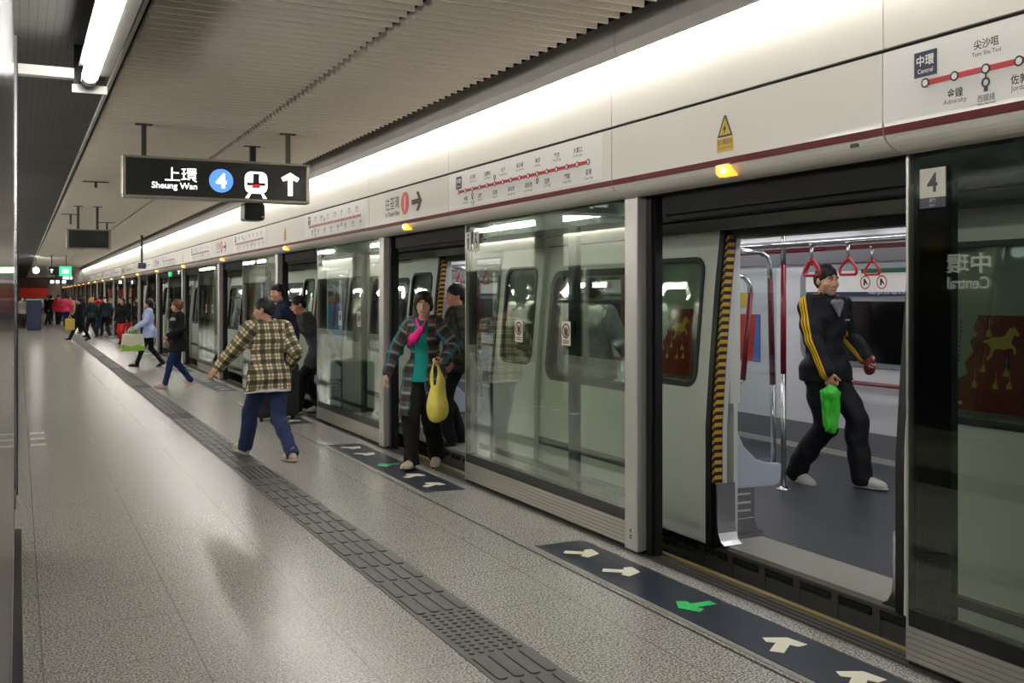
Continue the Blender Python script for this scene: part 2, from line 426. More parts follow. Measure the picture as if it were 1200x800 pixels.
for k in range(-2, NB):
    # lower panels: A over the doorway, B between doorways
    for part, (a, b) in (('A', (yc(k)-1.05, yc(k)+1.075)), ('B', (yc(k)+1.085, yc(k)+3.65))):
        if k == -2 or (k == -1 and part == 'A'): continue
        od = ORD[k if part == 'A' else k+1]
        odd = k % 2 == 1
        if part == 'A':
            lab = (f'cream header panel with line number sign and arrow over the {od} doorway' if odd else f'cream header panel with yellow warning triangle over the {od} doorway')
        else:
            lab = f'cream header panel with the route map, {od} of its kind from the camera'
        t = thing('header_panel', lab, 'panel', (XF, (a+b)/2, 2.14), 'cream header panels')
        m = MB(); m.prism(LP, 1, a, b); m.build('panel', M_cream, t)
        s = MB(); s.box(XF-.0015, XF+.004, a, b, 2.208, 2.240); s.build('red_stripe', M_red, t)
        if part == 'B' and k < 11:
            if k <= 1 or True: 
                if k == -1: mp0 = line_map(k, t)
                else:
                    c = mp0.copy(); COL.objects.link(c); c.parent = t; c.location = (0, PER*(k+1), 0); c.matrix_parent_inverse = Matrix.Translation(t.location).inverted()
                    for ch in mp0.children: d = ch.copy(); COL.objects.link(d); d.parent = c
        elif part == 'A' and not odd and k < 12:
            fr = F_wall(XF, yc(k)-.013, 2.36); q = MB()
            q.mi(1).flat([(-.062, -.012), (.062, -.012), (.007, .096), (-.007, .096)], fr, z=.0006, t=.001)
            q.mi(0).flat([(-.046, -.002), (.046, -.002), (0, .083)], fr, z=.0017, t=.001)
            q.mi(1).flat([(.008, .058), (-.016, .022), (-.003, .024), (-.006, .004), (.014, .034), (.002, .032)], fr, z=.0028, t=.001)
            q.mi(0).flat([(-.066, -.086), (.066, -.086), (.066, -.018), (-.066, -.018)], fr, z=.0006, t=.001)
            if k < 3:
                q.mi(1); text_into(q, '當心觸電危險', fr, h=.026, w=.115, z=.0018, at=(0, -.05)); text_into(q, 'Danger electricity', fr, w=.105, z=.0018, at=(0, -.074))
            q.build('warning_sticker', [M_yellow, M_ink], t)
            if k == 0:
                q = MB(); fr2 = F_wall(XF+.012, yc(k)-.86, 2.182)
                q.flat([(0, 0), (.045, 0), (.045, .016), (0, .016)], fr2, z=-.004, t=.006); q.build('label_plate', mat('dark_green_label', srgb(40, 56, 40), .5), t)
        elif part == 'A' and odd and k < 12:
            fr = F_wall(XF, yc(k), 2.39)
            q = MB(); q.mi(0); text_into(q, '往荃灣', fr, h=.12, w=.40, z=.001, at=(-.36, -.025), bold=.004); text_into(q, 'to Tsuen Wan', fr, w=.40, z=.001, at=(-.36, -.09), bold=.01)
            q.mi(1).ring((-.0, .008), 0, .105, fr, z=.001)
            q.mi(2); text_into(q, '1', fr, h=.12, z=.004, at=(0, -.052), bold=.02)
            q.mi(0)
            o = .33
            q.flat([(o-.15, -.022), (o+.03, -.022), (o+.03, .022), (o-.15, .022)], fr, z=.001); 
            q.flat([(o+.02, .085), (o-.035, .085), (o+.045, 0), (o-.035, -.085), (o+.02, -.085), (o+.105, 0)], fr, z=.001)
            q.build('lettering', [M_ink, mat('vermilion_print', srgb(205, 52, 40), .4), M_white], t)
        # upper panel
        if part == 'A' or part == 'B':
            n_ = 2*k + (part == 'B')
            mu = MB(); mu.prism([(XF, 2.562), (XF, 2.938), (XF+.012, 2.942), (XF+.013, 2.56)], 1, a-.002, b+.002)
            o = mu.build('upper_panel', M_cream)
            fin(o, f'plain white upper header panel {"over the "+od+" doorway" if part == "A" else "above the "+od+" route map"}', 'panel', 'plain upper header panels')
    if k >= 0: beacon(k)
    # cove tubes
    if k >= -1:
        for h_ in range(2):
            a = yc(k) + h_*PER/2
            m = MB(); m.tube([(3.163, a+.02, 2.975), (3.163, a+PER/2-.02, 2.975)], .013, 8)
            o = m.build('cove_light', M_tube)
            fin(o, f'hidden white cove tube shining on the header, {"near" if h_ == 0 else "far"} half of the {ORD[k+1]} bay', 'light', 'cove tubes above the header')
# ------------------------------------------------------------------ platform screens (one per bay, between doorways)
def kick_profile(x0, x1, z0, z1, n=6):
    p = [(x1, z0), (x1, z1), (x0, z1)]
    dz = (z1-z0)/n
    for i in range(n):
        zt = z1 - i*dz
        p += [(x0, zt-dz*.72), (x0+.006, zt-dz*.80), (x0+.006, zt-dz*.94), (x0, zt-dz)]
    p[-1] = (x0, z0)
    return p
M_frit = mat('black_glass_band', srgb(24, 27, 25), .12, spec=.6)
M_sticker = mat('sticker_paper', srgb(212, 212, 198), .5)
M_stk_red = mat('sticker_dark_red', srgb(110, 50, 44), .5)
def sticker(y, z, parent, w=.125, h=.165, hand=True):
    fr = F_wall(XP-.0165, y, z); q = MB()
    q.mi(0).flat(rrect(0, 0, w, h, .008), fr, z=0, t=.0015)
    if hand:
        q.mi(1).ring((0, .018), .040, .052, fr, z=.0018, t=.001)
        q.mi(2).flat([(-.022, -.002), (-.006, -.018), (.012, -.016), (.024, 0), (.028, .034), (.016, .038), (.012, .020), (.004, .046), (-.004, .046), (-.008, .024), (-.018, .04), (-.026, .034)], fr, z=.0018, t=.001)
        q.mi(1).flat([(-.034, .046), (-.028, .052), (.034, -.010), (.028, -.016)], fr, z=.003, t=.001)
        for i in range(2): q.mi(2).flat([(-.04, -.052-.014*i), (.04, -.052-.014*i), (.04, -.046-.014*i), (-.04, -.046-.014*i)], fr, z=.0018, t=.001)
    q.build('sticker', [M_sticker, M_stk_red, M_ink], parent)
def number_plate(y, z, parent, num):
    fr = F_wall(XP-.0165, y, z); q = MB()
    q.mi(0).flat([(-.065, -.02), (.065, -.02), (.065, .10), (-.065, .10)], fr, t=.004)
    q.mi(1).flat([(-.065, -.062), (.065, -.062), (.065, -.02), (-.065, -.02)], fr, t=.004)
    q.mi(2); text_into(q, num, fr, h=.078, z=.0045, at=(0, .002), bold=.02)
    q.mi(0); text_into(q, '車門', fr, h=.016, z=.0045, at=(0, -.040)); text_into(q, 'Door', fr, h=.009, z=.0045, at=(0, -.055))
    q.build('number_plate', [M_sticker, M_navy, M_ink], parent)
def icon_plates(y, z, parent):
    for dy, man in ((.10, True), (-.06, False)):
        fr = F_wall(XP-.0165, y+dy, z); q = MB()
        q.mi(0).flat([(-.055, -.08), (.055, -.08), (.055, .08), (-.055, .08)], fr, t=.003)
        q.mi(1).ring((.0, .052), 0, .013, fr, z=.004, t=.001, n=12)
        if man: q.flat([(-.022, .03), (.022, .03), (.016, -.01), (.010, -.065), (-.010, -.065), (-.016, -.01)], fr, z=.004, t=.001)
        else:
            q.flat([(-.014, .034), (.006, .034), (.010, 0), (.030, -.006), (.036, -.05), (.024, -.05), (.018, -.018), (-.014, -.014)], fr, z=.004, t=.001)
            q.ring((-.002, -.032), .022, .029, fr, z=.004, t=.001, n=18)
        q.build('priority_plate', [M_sticker, M_ink], parent)

def screen(k):
    c = yc(k); a, b = c+.995, c+3.68
    t = thing('platform_screen', ('nearest glass platform screen, at the right edge, with number plate 4' if k == -1 else
              f'{ORD[k]} glass platform screen with grooved metal base beyond the doorway, counted from the camera'), 'glass screen', (XP, a, 0), 'glass platform screens')
    m = MB(); m.box(3.325, 3.47, a, a+.14, .012, 2.139); m.build('door_post', M_alu_l, t, bevel=.008)
    m = MB(); m.box(3.39, 3.47, a-.055, a+.002, .0, 2.139); m.box(3.41, 3.46, a-.07, a-.05, .0, 2.139); m.build('jamb', M_black, t)
    m = MB(); m.prism(kick_profile(3.355, 3.44, .022, .165), 1, a+.14, b); m.build('kick_plate', M_alu, t)
    m = MB(); m.box(3.362, 3.43, a+.14, b, .165, .235); m.build('bottom_rail', M_black, t)
    m = MB(); m.box(3.378, 3.43, a+.14, b, 2.015, 2.139); m.build('top_rail', M_frit, t)
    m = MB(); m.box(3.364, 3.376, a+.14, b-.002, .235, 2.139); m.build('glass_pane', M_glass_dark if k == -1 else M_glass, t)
    m = MB(); m.box(3.360, 3.393, b-.008, b+.004, .022, 2.139); m.build('edge_strip', M_alu, t)
    m = MB(); m.box(3.392, 3.43, b-(.20 if k != 0 else .09), b-.008, .235, 2.015); m.box(3.395, 3.43, a+.86, a+.97, .235, 2.015); m.build('leaf_stile', M_frit, t)
    m = MB(); m.box(3.395, 3.43, a+.14, b-.2, .30, .34); m.build('leaf_rail', M_frit, t)
    m = MB(); m.box(3.37, 3.44, a, b, .0, .022); m.build('base_shadow_strip', M_matblack, t)  # black strip standing in for the shadow gap under the kick plate
    fr = F_wall(3.325, a+.07, .09); q = MB()
    q.ring((0, .045), 0, .008, fr, t=.001, n=10); q.flat([(-.012, .03), (.012, .03), (.006, .034), (0, .04), (-.006, .034)], fr, t=.001)
    for i in range(2): q.flat([(-.014, .008-.014*i), (.014, .008-.014*i), (.014, .016-.014*i), (-.014, .016-.014*i)], fr, t=.001)
    q.build('post_mark', M_ink, t)
    if k < 9:
        sticker(a+.945, 1.29, t); sticker(a+1.675, 1.285, t)
    if k == -1: number_plate(b-.134, 1.97, t, '4')
    elif k == 0: icon_plates(b-.16, 1.995, t)
    elif k == 1: number_plate(b-.12, 1.97, t, '8')
for k in range(-1, NB): screen(k)
# door tracks above the doorways
for k in range(0, NB):
    m = MB(); m.box(3.40, 3.56, yc(k)-1.02, yc(k)+.84, 2.02, 2.139); m.box(3.43, 3.52, yc(k)-1.02, yc(k)+.84, 1.99, 2.02)
    o = m.build('door_track', M_matblack); fin(o, f'black door track box at the top of the {ORD[k]} doorway', 'door track', 'door tracks')

# ------------------------------------------------------------------ metro train (one thing; everything on it is a part)
NT_BAY = 13
PROF = [(3.88, -1.0), (3.87, 0.0), (3.87, .75), (3.895, 1.1), (3.94, 1.6), (3.985, 1.98), (4.03, 2.2), (4.14, 2.5), (4.5, 2.85), (5.0, 3.0)]
def px(z):
    for (xa, za), (xb, zb) in zip(PROF, PROF[1:]):
        if z <= zb: return xa + (xb-xa)*(z-za)/(zb-za)
    return PROF[-1][0]
M_train = mat('train_silver_paint', srgb(226, 230, 220), .36, metal=.0, spec=.5)
M_leaf = mat('train_door_paint', srgb(228, 230, 222), .36, metal=.0)
M_lining = mat('train_white_lining', srgb(216, 216, 222), .4)
M_tfloor = mat('train_floor_rubber', srgb(60, 63, 70), .42, var=.06, vscale=4)
M_sill = mat('train_sill_plate', srgb(170, 166, 156), .45, metal=.5)
M_rubber = mat('black_rubber', srgb(16, 17, 17), .5)
M_wglass = glass_mat('train_window_glass', (.72, .77, .72), base=.07, power=4.0)
M_sglass = glass_mat('draught_screen_glass', (.86, .90, .90), base=.05, power=4.0)
M_seat = mat('blue_grey_seat_panel', srgb(196, 204, 220), .4, coat=.2)
M_grab = mat('dark_red_grab_rail', srgb(130, 14, 34), .3, coat=.3)
M_strap = mat('red_strap', srgb(200, 24, 44), .3, coat=.2)
M_tlamp = mat('train_lamp', (1, 1, 1), .5, emit=(1.0, .99, .97), estr=8)
M_darkwin = mat('dark_window', srgb(12, 14, 14), .08, spec=.6)
M_navys = mat('navy_band', srgb(26, 34, 80), .4)
M_greens = mat('green_band', srgb(30, 96, 56), .4)
M_grey_low = mat('train_grey_lower_wall', srgb(116, 116, 120), .45)
# black and yellow slanted hazard stripes
M_haz = mat('hazard_stripes', (.8, .6, .05), .5); w = NT(M_haz)
tc = w.n('ShaderNodeTexCoord'); sp = w.n('ShaderNodeSeparateXYZ'); w.l(tc.outputs['Object'], sp.inputs[0])
q = w.math('ADD', sp.outputs[2], w.math('MULTIPLY', sp.outputs[1], .8)); q = w.math('FLOORED_MODULO', q, .046)
w.l(w.mix(w.math('LESS_THAN', q, .022), srgb(214, 170, 60), srgb(24, 22, 18)), w.b.inputs['Base Color'])
# generic red festive poster: white margin, red field of blotches
M_poster = mat('red_poster', (.5, .05, .04), .5); w = NT(M_poster)
tc = w.n('ShaderNodeTexCoord'); nz = w.n('ShaderNodeTexNoise'); nz.inputs['Scale'].default_value = 14; nz.inputs['Detail'].default_value = 4
w.l(tc.outputs['Object'], nz.inputs['Vector']); w.l(w.mix(nz.outputs['Fac'], srgb(150, 26, 20), srgb(226, 66, 48)), w.b.inputs['Base Color'])
M_gold_ink = mat('golden_print', srgb(214, 176, 60), .5)
M_ypost = mat('yellow_poster', srgb(190, 180, 90), .5)
M_bpost = mat('blue_poster', srgb(70, 120, 200), .5)

train = thing('metro_train', 'silver metro train standing behind the glass platform screens with its doors open', 'train', (5.4, 0, 0))
def strip_on_profile(mbx, y0, y1, zs, off=0.0, thick=.06):
    """skin between zs[0] and zs[-1] following the body profile"""
    zz = sorted(set([zs[0], zs[-1]] + [z for _, z in PROF if zs[0] < z < zs[-1]] + list(zs)))
    poly = [(px(z)-off, z) for z in zz] + [(px(z)-off+thick, z) for z in reversed(zz)]
    mbx.prism(poly, 1, y0, y1)
DO, DL, DW = 4.365-YC0, .85, .745       # door offset in the bay, leaf width, half opening
WIN = (1.92, 3.20)                    # body window (from bay centre)
def on_body(y, z, off): return V3((px(z)-off, y, z))
def ring_poly(y0, y1, z0, z1, r, n=5):
    return rrect((y0+y1)/2, (z0+z1)/2, y1-y0, z1-z0, r, n)
def patch(mbx, poly, off, thick):
    """rounded outline laid on the curved side, off outwards"""
    n = len(poly)
    # split into horizontal bands so that it follows the lean: fan from the centre column
    vs = [on_body(p[0], p[1], off) for p in poly] + [on_body(p[0], p[1], off-thick) for p in poly]
    cy = sum(p[0] for p in poly)/n; zs = sorted(p[1] for p in poly); cz = (zs[0]+zs[-1])/2
    vs += [on_body(cy, cz, off), on_body(cy, cz, off-thick)]
    fs = [(i, (i+1) % n, n+(i+1) % n, n+i) for i in range(n)]
    fs += [((i+1) % n, i, 2*n) for i in range(n)] + [(n+i, n+(i+1) % n, 2*n+1) for i in range(n)]
    mbx.add(vs, fs)
def frame_ring(mbx, outer, inner, off, thick):
    n = len(outer)
    vs = [on_body(*p, off) for p in outer] + [on_body(*p, off) for p in inner] + [on_body(*p, off-thick) for p in outer] + [on_body(*p, off-thick) for p in inner]
    fs = []
    for i in range(n):
        j = (i+1) % n
        fs += [(i, j, n+j, n+i), (2*n+i, 3*n+i, 3*n+j, 2*n+j), (i, 2*n+i, 2*n+j, j), (n+i, n+j, 3*n+j, 3*n+i)]
    mbx.add(vs, fs)
def panel_with_hole(mbx, y0, y1, z0, z1, hole, off, thick):
    """flat-ish leaf following the profile with a rounded hole"""
    n = len(hole); cy = sum(p[0] for p in hole)/n; cz = sum(p[1] for p in hole)/n
    outer = []
    for p in hole:       # project each hole point to the outer rectangle
        dy, dz = p[0]-cy, p[1]-cz
        s = 1e9
        if dy > 1e-6: s = min(s, (y1-cy)/dy)
        if dy < -1e-6: s = min(s, (y0-cy)/dy)
        if dz > 1e-6: s = min(s, (z1-cz)/dz)
        if dz < -1e-6: s = min(s, (z0-cz)/dz)
        outer.append((cy+dy*s, cz+dz*s))
    # push the points nearest the corners into the corners
    for cnr in ((y0, z0), (y0, z1), (y1, z0), (y1, z1)):
        i = min(range(n), key=lambda q: abs(outer[q][0]-cnr[0])+abs(outer[q][1]-cnr[1])); outer[i] = cnr
    frame_ring(mbx, outer, hole, off, thick)

def horse(fr, mbx, s=1.0, at=(0, 0)):
    """a plain leaping horse outline"""
    pts = [(-.50, .02), (-.40, .10), (-.30, .10), (-.24, .16), (.02, .17), (.14, .22), (.20, .34), (.28, .40), (.34, .38), (.36, .44), (.40, .37), (.50, .24), (.46, .19), (.36, .24), (.32, .12), (.30, .02),
           (.42, -.06), (.44, -.20), (.38, -.22), (.36, -.10), (.24, -.08), (.14, -.12), (-.06, -.10), (-.14, -.14), (-.20, -.30), (-.32, -.40), (-.34, -.34), (-.26, -.26), (-.24, -.10), (-.32, .0), (-.40, .03)]
    mbx.flat([(at[0]+p[0]*s, at[1]+p[1]*s) for p in pts], fr, z=.003, t=.001)
def door_leaf(y0, lead, poster=None):
    """leaf from y0 to y0+DL; lead = which end meets the other leaf (+1 far end, -1 near end)"""
    y1 = y0+DL; m = MB(); off = .055
    wl = (y0+.095, y1-.20) if lead > 0 else (y0+.20, y1-.095)
    if lead > 0: wl = (y0+.10, y1-.17)
    else: wl = (y0+.17, y1-.10)
    hole = ring_poly(wl[0], wl[1], .985, 1.78, .09)
    panel_with_hole(m, y0, y1, .02, 1.95, hole, off, .045)
    leaf = m.build('door_leaf', M_leaf, train)
    f = MB(); frame_ring(f, ring_poly(wl[0]-.016, wl[1]+.016, .969, 1.796, .10), ring_poly(wl[0]+.012, wl[1]-.012, .997, 1.768, .08), off+.008, .03)
    f.build('window_seal', M_rubber, leaf)
    g = MB(); patch(g, ring_poly(wl[0], wl[1], .985, 1.78, .09), off-.006, .008); g.build('window', M_wglass, leaf)
    e = MB(); ye = y1 if lead > 0 else y0
    strip_on_profile(e, ye-.035 if lead > 0 else ye-.012, ye+.012 if lead > 0 else ye+.035, [.02, 1.95], off+.004, .05)
    e.build('edge_seal', M_rubber, leaf)
    if poster:
        yc_ = (wl[0]+wl[1])/2; fr_o = on_body(yc_, 1.245, off-.018); up = (on_body(yc_, 1.46, 0)-on_body(yc_, 1.03, 0)).normalized()
        fr = frame(fr_o, (0, -1, 0), up); q = MB()
        W, H_ = .40, .44
        if poster == 'red':
            q.mi(1).flat(rrect(0, 0, W, H_, .012), fr, z=-.002, t=.002)
            edge = [(-.06, .22), (-.085, .16), (-.06, .13), (-.10, .10), (-.075, .05), (-.12, .0), (-.10, -.05), (-.14, -.07), (-.19, -.12)]
            q.mi(0).flat(edge[::-1] + [(-.06, .22)][:0] + [(.195, .22), (.195, -.215), (-.195, -.215), (-.195, -.125)][:0] + [], fr, z=.001, t=.001) if False else None
            q.mi(0).flat([(-.06, .218), (-.085, .16), (-.06, .13), (-.10, .10), (-.075, .05), (-.12, .0), (-.10, -.05), (-.14, -.07), (-.198, -.12), (-.198, -.215), (.198, -.215), (.198, .218)], fr, z=.001, t=.001)
            q.mi(2); horse(fr, q, .19, (.06, .09))
            for hx, hy in ((-.06, -.09), (-.02, -.02), (.05, -.09), (.12, -.085), (.10, -.03), (-.0, .14)):
                q.mi(2).flat([(hx, hy+.02), (hx+.012, hy), (hx+.016, hy-.018), (hx-.016, hy-.018), (hx-.012, hy)], fr, z=.003, t=.001)
                q.flat([(hx-.0015, hy+.02), (hx+.0015, hy+.02), (hx+.0015, hy+.06), (hx-.0015, hy+.06)], fr, z=.003, t=.001)
            q.mi(3).flat([(.085, -.012), (.115, -.012), (.12, .02), (.08, .02)], fr, z=.003, t=.001)
            for i in range(9): q.mi(3).flat([(-.155, .19-i*.022), (-.147, .19-i*.022), (-.147, .178-i*.022), (-.155, .178-i*.022)], fr, z=.003, t=.001)
            q.mi(1).flat([(-.17, -.19), (-.12, -.19), (-.12, -.175), (-.17, -.175)], fr, z=.003, t=.001)
            q.build('poster', [M_poster, M_white, M_gold_ink, M_navy], leaf)
        else:
            q.mi(0).flat(rrect(0, 0, W, H_, .01), fr, z=-.002, t=.002)
            q.mi(1).flat([(-.18, -.21), (.18, -.21), (.18, -.13), (-.18, -.13)], fr, z=.001, t=.001)
            for i in range(4): q.mi(2).flat([(-.15+.08*i, -.08), (-.11+.08*i, -.08), (-.11+.08*i, .06), (-.15+.08*i, .06)], fr, z=.001, t=.001)
            q.mi(3).flat([(-.14, .10), (.14, .10), (.14, .18), (-.14, .18)], fr, z=.001, t=.001)
            q.build('poster', [M_ypost, mat('olive_print', srgb(140, 120, 30), .5), mat('teal_print', srgb(90, 140, 130), .5), mat('green_print', srgb(60, 90, 60), .5)], leaf)
    return leaf

_cache = {}
def rep(key, k, fn):
    """build a part once (bay 0 coordinates), afterwards copy it with its sub-parts"""
    if key not in _cache:
        _cache[key] = fn(); o = _cache[key]; o.location.y += 0; k0 = k; _cache[key+'_k'] = k; return o
    src = _cache[key]; c = src.copy(); COL.objects.link(c); c.location = src.location + V3((0, PER*(k-_cache[key+'_k']), 0))
    for ch in src.children: d = ch.copy(); COL.objects.link(d); d.parent = c
    return c
def part(name, mt, fn, bevel=0):
    m = MB(); fn(m); return m.build(name, mt, train, bevel)
XL, XR = 4.0, 7.05           # inner faces
for k in range(-1, NT_BAY):
    B = yc(k) + DO             # centre of the train door in this bay
    a, b = B+DW, B+PER-DW        # solid side between this door and the next
    w0, w1 = yc(k)+WIN[0], yc(k)+WIN[1]
    def side():
        m = MB()
        strip_on_profile(m, a, b, [-.9, .90]); strip_on_profile(m, a, b, [1.72, 2.95])
        strip_on_profile(m, a, w0, [.90, 1.72]); strip_on_profile(m, w1, b, [.90, 1.72])
        strip_on_profile(m, B-DW, a, [1.93, 2.95]); strip_on_profile(m, B-DW, a, [-.9, -.16])
        # inner lining
        m.box(XL, XL+.03, a, b, .03, .88); m.box(XL+.02, XL+.05, a, b, 1.74, 2.15)
        m.box(XL-.03, XL+.05, a, w0, .88, 1.74); m.box(XL-.03, XL+.05, w1, b, .88, 1.74)
        return m.build('body_side', M_train, train)
    rep('side', k, side)
    def groove():
        m = MB(); strip_on_profile(m, a-2*DW, b, [2.035, 2.05], .004, .02); strip_on_profile(m, a-2*DW, b, [1.945, 1.958], .004, .02)
        strip_on_profile(m, a, b, [.33, .39], .003, .01); return m.build('body_groove', mat('dark_groove', srgb(60, 60, 58), .5), train)
    rep('groove', k, groove)
    def win():
        m = MB(); hole = ring_poly(w0+.02, w1-.02, .92, 1.70, .10)
        frame_ring(m, ring_poly(w0-.03, w1+.03, .87, 1.75, .13), hole, .012, .08)
        o = m.build('window_frame', M_rubber, train)
        g = MB(); patch(g, ring_poly(w0, w1, .90, 1.72, .10), -.01, .008); g.build('window', M_wglass, o)
        s = MB(); s.box(px(1.5)-.006, px(1.5)+.02, w0+.02, w1-.02, 1.49, 1.515); s.build('window_bar', M_rubber, o); return o
    rep('win', k, win)
    rep('leafF'+('r' if k <= 0 else 'y' if k % 3 == 1 else 'n'), k, lambda: door_leaf(a, -1, 'red' if k <= 0 else 'yellow' if k % 3 == 1 else None))
    rep('leafN'+('r' if k in (0, 3) else 'y' if k % 3 == 1 else 'n'), k, lambda: door_leaf(B-DW-DL, 1, 'red' if k in (0, 3) else 'yellow' if k % 3 == 1 else None))
    def jamb():
        m = MB()
        # black frame round the opening, hazard striped edges
        for ye, s in ((B+DW, 1), (B-DW, -1)):
            strip_on_profile(m.mi(0), min(ye, ye-s*.03), max(ye, ye-s*.03), [.0, 1.93], .02, .06)
        m.mi(0).box(px(1.93)-.012, px(1.93)+.10, B-DW, B+DW, 1.90, 1.95)
        return m.build('door_frame', M_rubber, train)
    rep('jamb', k, jamb)
    def haz(ye, s):
        m = MB(); strip_on_profile(m, min(ye+s*.018, ye-s*.012) if s > 0 else ye-.018, max(ye+s*.018, ye-s*.012) if s > 0 else ye-.006, [.40, 1.92], .045 if s > 0 else -.005, .055)
        return m.build('hazard_edge', M_haz, train)
    rep('haz1', k, lambda: haz(B+DW-.031, 1)); rep('haz2', k, lambda: haz(B-DW+.031, -1))
    def hazw(ye, s):
        m = MB(); strip_on_profile(m, min(ye, ye-s*.016), max(ye, ye-s*.016), [.40, 1.92], -.012, .03)
        return m.build('white_edge', M_lining, train)
    rep('hazw1', k, lambda: hazw(B+DW-.031, 1)); rep('hazw2', k, lambda: hazw(B-DW+.031, -1))
    def kickp(ye, s):
        m = MB()
        if True:
            pr_ = [(ye, .40), (ye, .03), (ye+s*.085, .03), (ye+s*.09, .036), (ye+s*.055, .055), (ye+s*.03, .10), (ye+s*.022, .16), (ye+s*.02, .40)]
            m.prism(pr_, 0, 3.835, 3.97)
        return m.build('door_kick_plate', M_steel, train)
    rep('kickp1', k, lambda: kickp(B+DW-.03, -1)); rep('kickp2', k, lambda: kickp(B-DW+.03, 1))
    def sill():
        m = MB(); m.mi(0).box(3.865, 4.22, B-DW, B+DW, .0, .032)
        m.mi(1).box(3.852, 3.868, B-PER/2, B+PER/2, -.012, .006); m.box(3.846, 3.87, B-PER/2, B+PER/2, -.19, -.165)
        m.mi(2).box(3.90, 3.92, B-PER/2, B+PER/2, -.17, -.01)
        y = B-PER/2+.02
        while y < B+PER/2-.05:
            m.mi(1).box(3.852, 3.90, y, y+.05, -.17, -.01)
            m.mi(2).box(3.850, 3.856, y+.06, y+.28, -.045, -.018)
            m.mi(1).box(3.856, 3.90, y+.05, y+.29, -.17, -.062)
            y += .29
        return m.build('door_sill', [M_sill, mat('sill_bracket', srgb(92, 90, 84), .45, metal=.4), M_void], train)
    rep('sill', k, sill)
    def floor():
        m = MB(); m.mi(0).box(3.88, 7.2, B-PER/2, B+PER/2, -.1, .03); return m.build('floor_panel', M_tfloor, train)
    rep('floor', k, floor)
    def ceil_():
        m = MB(); m.mi(0).box(4.0, 7.1, B-PER/2, B+PER/2, 2.16, 2.2)
        m.mi(1)
        for x in (4.42, 6.55): m.box(x-.05, x+.05, B-PER/2, B+PER/2, 2.145, 2.161)
        m.mi(2).box(4.12, 4.30, B-PER/2, B+PER/2, 2.08, 2.1)
        m.mi(0).prism([(4.0, 1.94), (4.04, 1.94), (4.34, 2.10), (4.34, 2.16), (4.0, 2.16)], 1, B-PER/2, B+PER/2)
        m.mi(0).prism([(7.06, 1.86), (7.0, 1.86), (6.72, 2.08), (6.72, 2.16), (7.06, 2.16)], 1, B-PER/2, B+PER/2)
        m.mi(2).box(6.20, 6.28, B-PER/2, B+PER/2, 2.135, 2.161); m.box(5.2, 5.26, B-PER/2, B+PER/2, 2.135, 2.161); m.box(5.66, 5.72, B-PER/2, B+PER/2, 2.135, 2.161)
        return m.build('ceiling_panel', [mat('train_ceiling', srgb(206, 208, 214), .5), mat('lamp_housing', srgb(170, 172, 178), .5), M_black], train)
    rep('ceil', k, ceil_)
    def lamp():
        m = MB()
        for x in (4.42, 5.45, 6.55): m.box(x-.045, x+.045, B-PER/2+.1, B+PER/2-.1, 2.138, 2.146)
        return m.build('ceiling_lamp', M_tlamp, train)
    rep('lamp', k, lamp)
    def far():
        m = MB(); y0, y1 = B-PER/2, B+PER/2
        m.mi(0).box(XR, XR+.05, y0, y1, .03, 2.2)
        m.mi(1).box(XR-.015, XR, y0, y1, .075, .29)
        m.mi(2).box(XR-.04, XR, y0, y1, .03, .075)
        for yy in (B+.745+.06, B+.745+1.26, B+.4): m.mi(3).box(XR-.002, XR, yy, yy+.006, .29, 2.1)
        return m.build('far_wall', [M_lining, M_grey_low, M_alu_l, mat('panel_seam', srgb(120, 120, 124), .6)], train)
    rep('far', k, far)
    fw0, fw1 = yc(k)+.95, yc(k)+3.68
    def farwin():
        fy = (fw0+fw1)/2
        fr = frame((XR, fy, 1.37), (0, -1, 0), (0, 0, 1)); Wf = fw1-fw0
        m = MB(); m.mi(0).flat(rrect(0, 0, Wf+.16, .96, .16, 6), fr, z=.001, t=.018)
        m.mi(1).flat(rrect(0, -.155, Wf, .56, .06), fr, z=.019, t=.006)
        m.mi(2).flat(rrect(0, .29, Wf-.02, .24, .07), fr, z=.019, t=.008)
        m.mi(3).flat([(-Wf/2+.02, .172), (Wf/2-.02, .172), (Wf/2-.02, .212), (-Wf/2+.02, .212)], fr, z=.0275, t=.002)
        m.mi(4).flat([(-Wf/2+.75, .385), (Wf/2-.3, .385), (Wf/2-.3, .425), (-Wf/2+.75, .425)], fr, z=.0275, t=.002)
        for i, xx in enumerate((.80, 1.0)):
            m.mi(5).ring((-Wf/2+xx, .30), .052, .062, fr, z=.0275, t=.002)
            m.mi(6).flat([(-Wf/2+xx-.02, .27), (-Wf/2+xx-.004, .27), (-Wf/2+xx, .30), (-Wf/2+xx+.025, .275), (-Wf/2+xx+.03, .285), (-Wf/2+xx-.004, .335), (-Wf/2+xx-.02, .33)], fr, z=.0275, t=.002)
        m.mi(7); text_into(m, 'Please give your seat to those in need', fr, w=.62, z=.030, at=(-Wf/2+1.15, .184))
        m.mi(0).flat([(-Wf/2, .125), (Wf/2, .125), (Wf/2, .135), (-Wf/2, .135)], fr, z=.022, t=.01)
        return m.build('far_window', [mat('grey_window_frame', srgb(146, 150, 156), .35, metal=.4), M_darkwin, M_white, M_navys, M_greens, M_redline, M_ink, M_white], train)
    if k < 6: rep('farwin', k, farwin)
